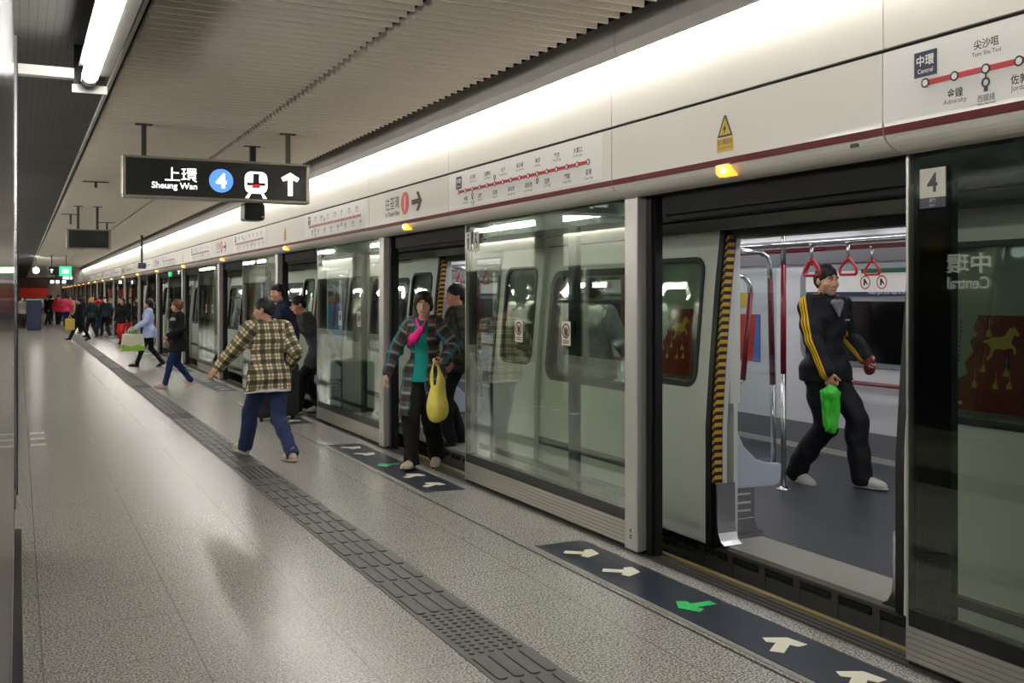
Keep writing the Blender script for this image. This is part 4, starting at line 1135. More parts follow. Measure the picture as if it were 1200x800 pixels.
def ik(a, c, l1, l2, hint):
    a = A(a, float); c = A(c, float); d = c-a; L = np.linalg.norm(d); L = min(L, (l1+l2)*.999); u = d/np.linalg.norm(d); c = a+u*L
    x = (l1*l1-l2*l2+L*L)/(2*L); hh = math.sqrt(max(0, l1*l1-x*x)); hint = A(hint, float); w_ = hint-u*(hint@u); w_ = nrm(w_)
    return a+u*x+w_*hh, c
def rotm(yaw=0, pitch=0, roll=0):
    """yaw + turns left, pitch + nods down/forward, roll + tilts to the right; x right, y forward, z up"""
    cy, sy = math.cos(yaw), math.sin(yaw); Rz = A([[cy, -sy, 0], [sy, cy, 0], [0, 0, 1]])
    cp, sp_ = math.cos(-pitch), math.sin(-pitch); Rx = A([[1, 0, 0], [0, cp, -sp_], [0, sp_, cp]])
    cr, sr = math.cos(roll), math.sin(roll); Ry = A([[cr, 0, sr], [0, 1, 0], [-sr, 0, cr]])
    return Rz@Rx@Ry

def hand_prims(S, wr, f, n, s, sc, curl=.35, thumb_in=.3, k=.006):
    """palm of metacarpals, five fingers; f towards the fingers, n out of the palm, s thumb side"""
    f = nrm(f); n = nrm(A(n)-f*(A(n)@f)); s = nrm(np.cross(f, n))*np.sign((np.cross(f, n)@A(s)) or 1)
    rot = lambda v, a: v*math.cos(a)+n*math.sin(a)
    wr = A(wr, float)
    S.u(cap(wr-f*.02*sc, wr+f*.03*sc, .023*sc, .026*sc), .012)
    S.u(ell(wr+f*.055*sc, A([.040, .050, .016])*sc, np.stack([s, f, n], 1)), .012)
    lens = [(.040, .024, .019), (.044, .028, .020), (.041, .026, .019), (.032, .019, .017)]
    for i, (q, L) in enumerate(zip((.029, .010, -.009, -.027), lens)):
        kn = wr + f*(.095-.004*abs(i-1))*sc + s*q*sc
        S.u(cap(wr+f*.02*sc+s*q*.5*sc, kn, .013*sc, .0105*sc), k)
        p = kn; ang = 0
        for j, l in enumerate(L):
            ang += curl*(1.0 if j else .8)*(1+.1*i)
            d = rot(f, ang) + s*(.05*(1.5-i))*(1 if j == 0 else .3); e = p+nrm(d)*l*sc
            S.u(cap(p, e, (.0098-.0008*j)*sc, (.0090-.0010*j)*sc), .003); p = e
    p = wr+f*.022*sc+s*.024*sc; d = nrm(s*.75+f*.75+n*thumb_in); e = p+d*.045*sc
    S.u(cap(p, e, .014*sc, .0115*sc), .010)
    d2 = nrm(f*.9+s*.2+n*(thumb_in+.3)); e2 = e+d2*.030*sc; S.u(cap(e, e2, .011*sc, .010*sc), .004)
    S.u(cap(e2, e2+nrm(d2+n*.3)*.022*sc, .010*sc, .008*sc), .004)

SKIN = {}
def skin(tone):
    if tone not in SKIN: SKIN[tone] = mat('skin', srgb(*tone), .5, spec=.35, var=.05, vscale=30)
    return SKIN[tone]
def cloth(name, rgb, rough=.85, bump=.25, bscale=180, var=.1, spec=.2): return mat(name, srgb(*rgb), rough, spec=spec, bump=bump, bscale=bscale, var=var, vscale=9)
HAIRM = {}
def hairmat(rgb):
    if rgb not in HAIRM:
        m = mat('hair', srgb(*rgb), .5, spec=.22); w = NT(m); tc = w.n('ShaderNodeTexCoord'); mp = w.n('ShaderNodeMapping'); mp.inputs['Scale'].default_value = (160, 160, 18)
        nz = w.n('ShaderNodeTexNoise'); nz.inputs['Scale'].default_value = 1; nz.inputs['Detail'].default_value = 2
        w.l(tc.outputs['Object'], mp.inputs[0]); w.l(mp.outputs[0], nz.inputs['Vector'])
        bp = w.n('ShaderNodeBump'); bp.inputs['Strength'].default_value = .6; bp.inputs['Distance'].default_value = .006; w.l(nz.outputs['Fac'], bp.inputs['Height']); w.l(bp.outputs[0], w.b.inputs['Normal'])
        c_ = srgb(*rgb); w.l(w.mix(nz.outputs['Fac'], tuple(v*.5 for v in c_), tuple(min(1, v*1.6+.004) for v in c_)), w.b.inputs['Base Color'])
        HAIRM[rgb] = m
    return HAIRM[rgb]
M_eye = mat('eye_white', srgb(225, 222, 216), .25); M_iris = mat('dark_iris', srgb(34, 24, 20), .2); M_lip = mat('lips', srgb(166, 100, 92), .45)

class Person:
    """x right, y forward, z up in the person's own frame; sc scales a 1.75 m figure"""
    def __init__(s, label, loc, face, height, tone=(205, 160, 132), h=.009, lean=0.0, side=0.0, twist=0.0, head=(0, 0, 0), feetL=(-.09, .05, 0, 0), feetR=(.09, 0, 0, 0), handL=None, handR=None,
                 elbowL=(-.6, -1, -.2), elbowR=(.6, -1, -.2), palmL=None, palmR=None, dirL=None, dirR=None, curlL=.35, curlR=.35, drop=.0, group=None, wide=1.0, fem=False, pel=(0, 0)):
        s.sc = sc = height/1.75; s.h = h; s.tone = tone; s.fem = fem
        s.root = thing('person', label, 'person', (0, 0, 0), group); s.loc = loc; s.face = face
        w_ = wide
        s.P = A([pel[0]*sc, pel[1]*sc, (.93-drop)*sc]); s.T = rotm(twist, lean, side); s.w = w_
        tp = lambda x, y, z: s.P + s.T@(A([x, y, z])*sc)
        s.tp = tp
        s.hip = [s.P + A([sx*.085*w_*sc, 0, -.035*sc]) for sx in (-1, 1)]
        sw = .142 if fem else .168
        s.sh = [tp(sx*sw*w_, -.01, .468) for sx in (-1, 1)]
        s.neck = tp(0, -.015, .545); s.neckb = tp(0, -.02, .47)
        s.HR = s.T@rotm(*head) if False else rotm(twist*.5+head[0], lean*.35+head[1], side*.5+head[2])
        s.H = s.neck + s.HR@(A([0, .025, .125])*sc)      # middle of the head
        s.ank, s.kne, s.foot = [], [], []
        for i, ft in enumerate((feetL, feetR)):
            fx, fy, fz, pitch = ft[:4]; fyaw = ft[4] if len(ft) > 4 else (.12 if i == 0 else -.12)
            fd = A([-math.sin(fyaw)*math.cos(pitch), math.cos(fyaw)*math.cos(pitch), math.sin(pitch)]); up = A([math.sin(fyaw)*math.sin(pitch), -math.cos(fyaw)*math.sin(pitch), math.cos(pitch)])
            an = A([fx, fy, fz])*sc + up*.085*sc
            k_, an = ik(s.hip[i], an, .435*sc, .425*sc, s_fwd if False else (0, 1, .1)); s.kne.append(k_); s.ank.append(an); s.foot.append((fd, up))
        s.elb, s.wri = [], []
        dflt = [(-.25*w_, .02, .02), (.25*w_, .02, .02)]
        for i, (hd, el) in enumerate(((handL, elbowL), (handR, elbowR))):
            tgt = A(hd)*sc if hd is not None else tp(*dflt[i]) - A([0, 0, .10*sc])
            e_, w2 = ik(s.sh[i], tgt, .285*sc, .25*sc, el); s.elb.append(e_); s.wri.append(w2)
        s.palm = [palmL, palmR]; s.fdir = [dirL, dirR]; s.curl = [curlL, curlR]
    def hframe(s, i):
        f = nrm(s.wri[i]-s.elb[i]) if s.fdir[i] is None else nrm(s.fdir[i])
        n = s.palm[i] if s.palm[i] is not None else ((1, 0, 0) if i == 0 else (-1, 0, 0))
        n = nrm(A(n, float) - f*(A(n, float)@f)); t = np.cross(f, n)
        if i == 0: t = -t   # left hand: thumb forward when the palm faces the thigh
        return f, n, t
    def torso(s, S, g, k=.05):
        sc, w_ = s.sc, s.w; R = s.T
        e = lambda c, r: ell(s.tp(*c), (A(r)+g/sc)*sc, R)
        if s.fem:
            S.u(e((0, 0, .33), (.140*w_, .092, .17)), 0).u(e((0, .055, .33), (.115*w_, .065, .085)), k*sc)
            S.u(e((0, .0, .13), (.122*w_, .085, .14)), k*sc).u(e((0, -.012, -.02), (.158*w_, .112, .12)), k*sc)
        else:
            S.u(e((0, 0, .34), (.158*w_, .105, .17)), 0).u(e((0, .0, .14), (.142*w_, .098, .16)), k*sc).u(e((0, -.01, -.02), (.155*w_, .108, .12)), k*sc)
        S.u(cap(s.sh[0]+(s.sh[1]-s.sh[0])*.12, s.sh[0]+(s.sh[1]-s.sh[0])*.88, .050*sc+g), k*sc)
        S.u(cap(s.neckb-R@A([.07, 0, -.02])*sc, s.neckb+R@A([.07, 0, .02])*sc, .05*sc+g), .04*sc)
    def arm(s, S, i, g, k=.03, g2=None, stop=0.0):
        sc = s.sc; g2 = g if g2 is None else g2; f = .9 if s.fem else 1
        S.u(cap(s.sh[i], s.elb[i], .056*sc*f+g, .043*sc*f+g), k*sc)
        end = s.wri[i] + (s.wri[i]-s.elb[i])*stop
        S.u(cap(s.elb[i], end, .042*sc*f+g, .028*sc*f+g2), .02*sc)
    def leg(s, S, i, g, k=.03, g2=None):
        sc = s.sc; g2 = g if g2 is None else g2
        S.u(cap(s.hip[i], s.kne[i], .088*sc+g, .056*sc+g2*.7+g*.3), k*sc)
        c = s.kne[i]*.68+s.ank[i]*.32 + nrm(np.cross(s.ank[i]-s.kne[i], A([1, 0, 0])))*.012*sc
        S.u(cap(s.kne[i], c, .054*sc+g2, .053*sc+g2), .02*sc); S.u(cap(c, s.ank[i], .051*sc+g2, .038*sc+g2), .02*sc)
    def body(s, detail=2):
        S = SDF(); sc = s.sc; s.torso(S, -.006)
        for i in (0, 1):
            s.arm(S, i, -.002); s.leg(S, i, -.006)
            fd, up = s.foot[i]; S.u(cap(s.ank[i], s.ank[i]-up*.04*sc+fd*.13*sc, .034*sc, .026*sc), .02*sc); S.u(cap(s.ank[i], s.ank[i]-up*.05*sc-fd*.03*sc, .034*sc, .03*sc), .02*sc)
            f, n, t = s.hframe(i)
            if detail >= 1: hand_prims(S, s.wri[i], f, n, t, sc*(.92 if s.fem else 1), s.curl[i])
        H, R = s.H, s.HR; hp = lambda x, y, z: H + R@(A([x, y, z])*sc)
        S.u(cap(s.neckb, s.neck + (H-s.neck)*.35, .058*sc*(.88 if s.fem else 1), .053*sc*(.88 if s.fem else 1)), .03*sc)
        hd = SDF()
        S.u(ell(hp(0, -.012, .028), A([.073, .092, .088])*sc, R), .03*sc)
        S.u(ell(hp(0, .028, -.035), A([.061, .066, .078])*sc, R), .025*sc)
        S.u(ell(hp(0, .062, -.088), A([.026, .022, .020])*sc, R), .025*sc)
        if detail >= 1:
            S.u(cap(hp(0, .088, .012), hp(0, .106, -.028), .008*sc, .0125*sc), .012*sc)
            for q in (-1, 1):
                S.u(ell(hp(q*.011, .098, -.032), A([.009, .011, .008])*sc, R), .006*sc)
                S.u(ell(hp(q*.074, -.008, -.008), A([.010, .020, .031])*sc, R), .006*sc)
                S.u(cap(hp(q*.018, .087, .026), hp(q*.044, .076, .024), .008*sc, .007*sc), .010*sc)
                S.u(ell(hp(q*.043, .060, -.028), A([.022, .020, .018])*sc, R), .016*sc)
                S.sub(ell(hp(q*.032, .094, .004), A([.017, .014, .010])*sc, R), .012*sc)
            S.u(cap(hp(-.017, .086, -.060), hp(.017, .086, -.060), .0075*sc), .006*sc)
            S.u(cap(hp(-.014, .085, -.071), hp(.014, .085, -.071), .008*sc), .006*sc)
        b = sdf_obj('body', S, s.h if detail >= 1 else s.h, skin(s.tone), s.root)
        if detail >= 2:
            e = SDF()
            m = MB()
            for q in (-1, 1):
                for i_, (rr, yy, mi_) in enumerate(((.0118, .0752, 0), (.0072, .0812, 1))):
                    c = hp(q*.032, yy, .004); m.mi(mi_)
                    prof = [(rr*math.sin(PI*j/8), -rr*math.cos(PI*j/8)) for j in range(1, 8)]
                    m.lathe([(r_*sc, z_*sc*.62) for r_, z_ in prof], c, 12)
            m.build('eyes', [M_eye, M_iris], s.root)
            S2 = SDF(); S2.u(cap(hp(-.018, .0875, -.062), hp(.018, .0875, -.062), .0062*sc), .004).u(cap(hp(-.015, .087, -.071), hp(.015, .087, -.071), .0066*sc), .004)
            sdf_obj('lips', S2, .003, M_lip, s.root)
            for q in (-1, 1):
                S3 = SDF(); S3.u(cap(hp(q*.016, .092, .029), hp(q*.034, .089, .034), .0042*sc, .0040*sc), .003).u(cap(hp(q*.034, .089, .034), hp(q*.050, .077, .027), .0040*sc, .002*sc), .003)
                sdf_obj('eyebrow', S3, .003, hairmat(s.hairc), s.root)
        return b
    def hair(s, rgb, style='short', grow=.0):
        s.hairc = rgb; sc = s.sc; H, R = s.H, s.HR; hp = lambda x, y, z: H + R@(A([x, y, z])*sc)
        S = SDF()
        if style == 'short':
            S.u(ell(hp(0, -.018, .036), A([.081+grow, .099+grow, .094+grow])*sc, R), .02)
            S.u(ell(hp(0, -.062, -.01), A([.068, .048, .06])*sc, R), .03*sc)
            S.cut(hp(0, .070, .036), R@A([0, .80, -.62]), .012)
            S.cut(hp(0, -.04, -.045), R@A([0, .55, -.83]), .008)
        elif style == 'bob':
            S.u(ell(hp(0, -.018, .042), A([.090, .106, .098])*sc, R), .02)
            S.u(ell(hp(0, -.045, -.02), A([.084, .070, .075])*sc, R), .04*sc)
            for q in (-1, 1): S.u(ell(hp(q*.074, -.012, -.012), A([.016, .036, .052])*sc, R), .025*sc)
            S.sub(ell(hp(0.008, .092, -.042), A([.064, .075, .095])*sc, R), .012*sc)
            S.cut(hp(0, 0, -.075), R@A([0, 0, -1]), .015)
        elif style == 'long':
            S.u(ell(hp(0, -.016, .036), A([.086, .103, .095])*sc, R), .02)
            S.u(cap(hp(0, -.055, 0), hp(0, -.085, -.20), .078*sc, .055*sc), .04*sc)
            S.sub(ell(hp(0, .085, -.04), A([.062, .085, .10])*sc, R), .02*sc)
        elif style == 'cap':
            S.u(ell(hp(0, -.012, .04), A([.086, .104, .092])*sc, R), .02); S.u(ell(hp(0, .09, .05), A([.06, .05, .008])*sc, R), .01); S.cut(hp(0, 0, .03), R@A([0, 0, -1]), .006)
        sdf_obj('hair' if style != 'cap' else 'cap', S, min(s.h, .008) if s.h < .012 else s.h, hairmat(rgb), s.root, folds(.0035*sc, (70, 60, 40), 3))
    def pat(s):
        """cloth pattern coordinates: u round the body or the arm, v along it; w = 1 on the arms"""
        segs = [(s.sh[i], s.elb[i], 0) for i in (0, 1)] + [(s.elb[i], s.wri[i], .285*s.sc) for i in (0, 1)]
        Ti = s.T.T
        def f(V):
            q = (V-s.P)@s.T
            out = np.stack([q[:, 0], q[:, 2], q[:, 1]], 1)
            best = np.full(len(V), 9.); xs = []
            for a, b, o in segs:
                ba = b-a; L = np.linalg.norm(ba); u = ba/L; t = (V-a)@u; tc_ = np.clip(t, 0, L); r = V-a-tc_[:, None]*u; d = np.linalg.norm(r, axis=1)
                x = nrm(np.cross(u, A([0, 1, .2]))) if o == 0 else xs[len(xs)-2]; x = nrm(x-u*(x@u)); xs.append(x); y = np.cross(u, x); ang = np.arctan2(r@y, r@x)
                m = (d < .108*s.sc) & (d < best) & ((np.abs(q[:, 0]) > .145*s.sc*s.w) | (o > 0))
                out[m] = np.stack([ang[m]*.055, .5-(o+t[m]), np.ones(m.sum())], 1); best[m] = d[m]
            return out
        return f
    def top(s, name, m, g=.016, hem=-.10, cuff=.0, neck=.0, open_front=None, flare=0.0, amp=.005, seed=1, sleeves=True, vneck=False, k=.05, longv=0):
        """jacket or shirt: hem in metres along the torso from the pelvis (negative = below)"""
        S = SDF(); sc = s.sc; s.torso(S, g, k)
        R = s.T
        if hem < -.06 or flare:
            zb = hem-.06
            S.u(ell(s.tp(0, -.005, zb*.85 if zb < -.2 else (.05+zb)/2), A([(.155+flare)*s.w+g/sc, .112+flare*.8+g/sc, abs(.05-zb)*(1.0 if zb < -.2 else .75)])*sc, R), .05*sc)
        if hem < -.05:
            hx = .012 if hem < -.12 else .003
            S.u(ell(s.P+A([0, -.01, -.02])*sc, A([.158*s.w+g+hx, .114+g+hx, .16])*sc), .04*sc)
            q = min(1, max(.15, -hem/.36))
            for i in (0, 1): S.u(cap(s.hip[i], s.hip[i]*(1-q)+s.kne[i]*q, .088*sc+g+hx, (.088-.022*q)*sc+g+.016+flare*.4), .09*sc)
        if sleeves:
            for i in (0, 1): s.arm(S, i, g+.004, .05, g+.009, .0+cuff)
        S.cut(s.tp(0, 0, hem), R@A([0, 0, -1]), .004)
        for i in (0, 1):
            if sleeves:
                # cuff: cut the sleeve across just before the hand
                f = nrm(s.wri[i]-s.elb[i]); c = s.wri[i] + f*cuff*.25
                S.sub(cap(c+f*.035*sc, c+f*.20*sc, .032*sc+g*.2), .004)
        S.sub(cap(s.neckb+R@A([0, .012, .045])*sc, s.neck+R@A([0, .03, .09])*sc, (.060+neck)*sc, (.085+neck)*sc), .008)
        if open_front is not None:
            wv = open_front
            S.sub(rbox(s.tp(0, .16, .12), A([wv, .15, .55])*sc, R, .005), .01)
        if vneck:
            S.sub(cap(s.tp(0, .16, .36), s.tp(0, .10, .56), .012*sc, .07*sc), .008)
        return sdf_obj(name, S, s.h, m, s.root, folds(amp*sc, (26, 20, 30), seed), s.pat())
    def trousers(s, m, g=.010, g2=.014, name='trousers', amp=.006, seed=2, waist=.12, ankle=.03):
        S = SDF(); sc = s.sc
        S.u(ell(s.P+A([0, -.01, -.02])*sc, A([.158*s.w+g/sc, .114+g/sc, .15])*sc), 0)
        for i in (0, 1):
            s.leg(S, i, g, .05, g2); d = nrm(s.ank[i]-s.kne[i]); S.u(cap(s.ank[i]-d*.05*sc, s.ank[i]+d*.03*sc, .040*sc+g2, .044*sc+g2), .02*sc)
        S.cut(s.P+A([0, 0, waist])*sc, (0, 0, 1), .004)
        for i in (0, 1):
            d = nrm(s.ank[i]-s.kne[i]); c = s.ank[i]+d*(.05-ankle)*sc
            S.sub(cap(c+d*.12*sc, c+d*.22*sc, .12*sc), .003)
        o = sdf_obj(name, S, s.h, m, s.root, folds(amp*sc, (16, 16, 34), seed)); return o
    def shoes(s, m, sole, low=False):
        sc = s.sc
        for i in (0, 1):
            fd, up = s.foot[i]; sd = np.cross(fd, up); a = s.ank[i]-up*.085*sc; R = np.stack([sd, fd, up], 1)
            S = SDF(); p = lambda x, y, z: a + R@(A([x, y, z])*sc)
            S.u(ell(p(0, .085, .034), A([.046, .10, .042])*sc, R), 0).u(ell(p(0, .135, .026), A([.044, .062, .034])*sc, R), .03*sc).u(ell(p(0, -.015, .045), A([.037, .055, .050])*sc, R), .03*sc)
            S.u(ell(p(0, .055, .056), A([.042, .07, .034])*sc, R), .02*sc)
            if not low: S.u(cap(p(0, 0, .06), p(0, 0, .088), .040*sc, .038*sc), .02*sc)
            S.cut(p(0, 0, .014), -up, .003)
            o = sdf_obj('shoe', S, min(s.h, .008), m, s.root)
            T = SDF(); T.u(ell(p(0, .10, .012), A([.050, .112, .022])*sc, R), 0).u(ell(p(0, -.02, .012), A([.039, .058, .022])*sc, R), .04*sc); T.cut(p(0, 0, .018), up, .003); T.cut(p(0, 0, .0015), -up, .003)
            sdf_obj('sole', T, min(s.h, .008), sole, o)
    def collar(s, m, r=.062, h_=.05):
        sc = s.sc; S = SDF(); S.u(cap(s.neckb+s.T@A([0, .01, .035])*sc, s.neckb+s.T@A([0, .016, .035+h_])*sc, (r+.010)*sc, r*sc), .0)
        S.sub(cap(s.neckb+s.T@A([0, .01, .0])*sc, s.neck+s.T@A([0, .016, .12])*sc, (r-.004)*sc), .003)
        S.sub(cap(s.tp(0, .12, .52), s.tp(0, .12, .62), .02*sc, .055*sc), .006)
        return sdf_obj('collar', S, min(s.h, .008), m, s.root)
    def done(s):
        fx, fy = s.face; a = math.atan2(fy, fx) - PI/2
        s.root.location = s.loc; s.root.rotation_euler = (0, 0, a)
        c_, s_ = math.cos(a), math.sin(a)
        s.W = lambda p: A([s.loc[0] + c_*p[0]-s_*p[1], s.loc[1] + s_*p[0]+c_*p[1], s.loc[2]+p[2]])
        return s
def plaid(name, base, bands, rough=.85):
    """bands: list of (axis, period, centre, half width, colour, strength) on the 'pat' attribute"""
    m = mat(name, srgb(*base), rough, spec=.2); w = NT(m); at = w.n('ShaderNodeAttribute'); at.attribute_name = 'pat'
    sp = w.n('ShaderNodeSeparateXYZ'); w.l(at.outputs['Vector'], sp.inputs[0]); c = srgb(*base)
    for ax, per, ce, hw, col, st in bands:
        q = w.math('FLOORED_MODULO', w.math('ADD', sp.outputs[ax], -ce+per/2+50*per), per); q = w.math('ABSOLUTE', w.math('SUBTRACT', q, per/2))
        q = w.math('MULTIPLY', w.math('LESS_THAN', q, hw), st); c = w.mix(q, c, srgb(*col))
    tc = w.n('ShaderNodeTexCoord'); nz = w.n('ShaderNodeTexNoise'); nz.inputs['Scale'].default_value = 160; w.l(tc.outputs['Object'], nz.inputs['Vector'])
    bp = w.n('ShaderNodeBump'); bp.inputs['Strength'].default_value = .25; bp.inputs['Distance'].default_value = .01; w.l(nz.outputs['Fac'], bp.inputs['Height']); w.l(bp.outputs[0], w.b.inputs['Normal'])
    w.l(c, w.b.inputs['Base Color']); return m
M_plaid = plaid('plaid_flannel', (222, 206, 172), [(0, .095, .0, .021, (40, 44, 32), .78), (1, .095, .02, .021, (40, 44, 32), .78), (0, .095, .047, .006, (92, 84, 62), .7), (1, .095, .067, .006, (92, 84, 62), .7)])
M_jacket = plaid('teal_brown_plaid', (52, 92, 98), [(0, .11, .01, .026, (74, 56, 46), .85), (1, .12, .03, .030, (46, 36, 34), .75), (1, .12, .075, .010, (130, 150, 150), .6), (0, .11, .055, .008, (44, 122, 138), .8), (1, .06, .0, .006, (120, 60, 62), .5)])
M_olive = plaid('olive_check', (66, 70, 54), [(0, .10, .0, .02, (30, 34, 28), .8), (1, .11, .0, .02, (34, 38, 32), .7)])
M_denim = cloth('blue_denim', (42, 53, 86), .8, .3, 220, .18)
M_denim_d = cloth('dark_denim', (34, 48, 92), .8, .3, 220, .15)
M_blacktr = cloth('black_trousers', (28, 28, 29), .8, .2)
M_browntr = cloth('dark_brown_trousers', (30, 26, 24), .85, .2)
M_navyc = cloth('black_tracksuit', (24, 26, 31), .6, .12)
M_teal = cloth('teal_shirt', (22, 134, 122), .8, .2)
M_greyshirt = cloth('charcoal_jacket', (58, 59, 62), .8, .25)
M_blackc = cloth('black_knit', (22, 22, 24), .9, .3)
M_lblue = cloth('light_blue_shirt', (168, 182, 222), .8, .2)
M_whitec = cloth('white_cloth', (214, 214, 212), .8, .2)
M_red = M_red
M_redtr = cloth('red_trousers', (182, 40, 40), .8, .2)
M_redj = cloth('red_jacket', (176, 30, 50), .7, .2)
M_pinkj = cloth('pink_jacket', (206, 60, 96), .7, .2)
M_beige = cloth('beige_coat', (164, 146, 116), .85, .2)
M_navyj = cloth('navy_jacket', (32, 36, 58), .75, .2)
M_brightblue = cloth('bright_blue_shirt', (72, 150, 214), .75, .2)
M_green_d = cloth('dark_teal_coat', (34, 48, 50), .85, .2)
M_shoe_c = mat('cream_suede', srgb(176, 164, 144), .85, bump=.2, bscale=120); M_shoe_b = mat('black_leather', srgb(22, 21, 20), .4); M_shoe_w = mat('white_trainer', srgb(190, 190, 184), .6); M_sole_w = mat('pale_rubber', srgb(196, 190, 176), .6); M_sole_d = mat('dark_rubber', srgb(32, 30, 29), .7)
M_pinksc = cloth('pink_pouch', (214, 34, 124), .6, .2)
M_track = cloth('black_tracksuit_with_yellow_stripes', (24, 26, 31), .6, .12); w = NT(M_track)
at = w.n('ShaderNodeAttribute'); at.attribute_name = 'pat'; sp = w.n('ShaderNodeSeparateXYZ'); w.l(at.outputs['Vector'], sp.inputs[0])
isarm = w.math('GREATER_THAN', sp.outputs[2], .8); au = w.math('ABSOLUTE', sp.outputs[0])
def near_(v, c, h_): return w.math('LESS_THAN', w.math('ABSOLUTE', w.math('SUBTRACT', v, c)), h_)
def three_(v, c0): return w.math('MAXIMUM', near_(v, c0, .0052), w.math('MAXIMUM', near_(v, c0+.0155, .0052), near_(v, c0-.0155, .0052)))
armq = w.math('MULTIPLY', isarm, w.math('MAXIMUM', three_(sp.outputs[0], 0.0), three_(au, .1728)))
tor = w.math('MULTIPLY', w.math('SUBTRACT', 1.0, isarm), w.math('MULTIPLY', w.math('GREATER_THAN', sp.outputs[1], .47), three_(sp.outputs[2], -.01)))
w.l(w.mix(w.math('MAXIMUM', armq, tor), srgb(24, 26, 31), srgb(226, 176, 24)), w.b.inputs['Base Color'])
M_ybag = mat('yellow_plastic', srgb(222, 206, 92), .35, bump=.35, bscale=26, var=.08); M_gbag = mat('green_plastic', srgb(70, 206, 54), .3, bump=.4, bscale=30, var=.2)
M_wbag = mat('white_green_bag_cloth', srgb(214, 210, 190), .6); M_lime = mat('lime_print', srgb(140, 190, 60), .6)
M_case = mat('black_suitcase_cloth', srgb(26, 26, 27), .7, bump=.2, bscale=200); M_rose = mat('rose_suitcase_shell', srgb(188, 146, 128), .35, metal=.3)

def bag_obj(name, label, S, m, h, cat='bag', wr=None, loc=None):
    o = sdf_obj(name, S, h, m, None, wr); return fin(o, label, cat)

# 1 the woman stepping out with the yellow bag
p = Person('woman in open teal and brown plaid jacket stepping out of the second doorway', (3.30, 8.66, .004), (-.60, -.80), 1.60, (208, 164, 134), h=.0065, lean=.03, fem=True, head=(.22, .04, .02),
           feetR=(.07, .20, 0, .10, -.15), feetL=(-.08, -.20, .02, -.30, .1), handR=(.34, .10, .93), elbowR=(.9, -.9, 0), handL=(-.27, .24, 1.06), elbowL=(-1, -.7, -.2), palmL=(.5, 0, .4), dirL=(.55, .65, -.25), curlL=1.05, curlR=.4, dirR=(.2, .25, -.95))
p.hair((38, 28, 24), 'bob'); p.body(2)
p.trousers(M_browntr, .016, .030)
sh = p.top('shirt', M_teal, .010, -.08, sleeves=False, flare=.006, amp=.003, neck=-.014)
jk = p.top('jacket', M_jacket, .020, -.40, open_front=.066, flare=.05, amp=.007, seed=5, cuff=-.02)
p.shoes(M_shoe_c, M_sole_d, low=True)
S = SDF(); t_ = p.tp; S.u(cap(t_(-.01, .135, .43), t_(.06, .155, .34), .030, .042), 0).u(cap(t_(.06, .155, .34), t_(.085, .15, .30), .042, .03), .02); sdf_obj('pouch', S, .006, M_pinksc, p.root, folds(.004, (40, 40, 40), 2))
S = SDF(); S.u(cap(t_(-.055, .06, .52), t_(-.01, .135, .43), .012), 0).u(cap(t_(.06, .05, .53), t_(.0, .135, .43), .012), .01); sdf_obj('cord', S, .005, M_pinksc, p.root)
p.done(); f, n, t_ = p.hframe(0); hc = p.W(p.wri[0] + f*.085 + n*.022)
S = SDF(); d = nrm(A([3.27, 8.72, 0])*A([1, 1, 0])); s_ = A([d[1], -d[0], 0]); Rb = np.stack([s_, d, A([0, 0, 1])], 1)
c = hc + A([0, 0, -.33])+s_*.02
S.u(ell(c, (.082, .050, .19), Rb), 0).u(ell(c+A([0, 0, -.09]), (.088, .052, .11), Rb), .05)
for q in (-1, 1): S.u(cap(c+s_*q*.045+A([0, 0, .15]), hc+s_*q*.012+A([0, 0, .01]), .022, .010), .03)
S.sub(ell(hc+A([0, 0, -.12]), (.020, .2, .085), Rb), .01)
bag_obj('shopping_bag', 'yellow plastic shopping bag hanging from the hand of the woman in plaid', S, M_ybag, .007, wr=folds(.006, (34, 34, 16), 4))

# 2 the man in the olive jacket behind her
p = Person('man in olive check jacket standing behind the woman with the yellow bag, in profile', (4.02, 9.62, .03), (-.96, .12), 1.66, (188, 140, 112), h=.008, head=(.1, .06, 0), feetL=(-.10, .10, 0, 0), feetR=(.1, -.08, 0, 0), handL=(-.25, .10, .92), handR=(.26, .05, .90))
p.hair((20, 18, 17), 'short', .004); p.body(1); p.trousers(M_blacktr, .016, .026); p.top('jacket', M_olive, .026, -.14, flare=.01, amp=.007, seed=8); p.collar(cloth('olive_collar', (48, 52, 40), .85), .066, .05); p.shoes(M_shoe_b, M_sole_d); p.done()

# 3 the man in the plaid shirt, seen from behind
p = Person('man in cream and dark green plaid shirt and jeans striding away beside the tactile strip', (2.14, 9.74, .008), (-.30, .95), 1.60, (190, 144, 116), h=.0065, lean=.10, wide=1.06, twist=-.1, head=(.75, .10, .06),
           feetL=(-.05, .42, 0, .22, .1), feetR=(.06, -.36, .0, -.06, -.1), handL=(-.42, .30, .93), elbowL=(-.8, -.8, 0), handR=(.23, .06, .92), elbowR=(.25, -1, 0), curlL=.5, dirL=(-.5, .5, -.6), drop=.06)
p.hair((26, 24, 23), 'short', .003); p.body(2); p.trousers(M_denim, .016, .024, amp=.007)
p.top('shirt', M_plaid, .026, -.17, flare=.018, amp=.008, seed=11, cuff=-.03); p.collar(cloth('cream_collar', (190, 176, 144), .85), .068, .045)
p.top('undershirt', M_whitec, .018, -.192, flare=.018, amp=.004, sleeves=False, seed=11)
for i in (0, 1):
    d_ = nrm(p.ank[i]-p.kne[i]); S = SDF(); S.u(cap(p.ank[i]-d_*.045, p.ank[i]-d_*.005, .058), 0); S.cut(p.ank[i]-d_*.0, d_, .003); S.cut(p.ank[i]-d_*.05, -d_, .003); sdf_obj('turn_up', S, .007, cloth('pale_denim', (96, 108, 132), .8, .2), p.root)
p.shoes(M_shoe_c, M_sole_w, low=True); p.done()

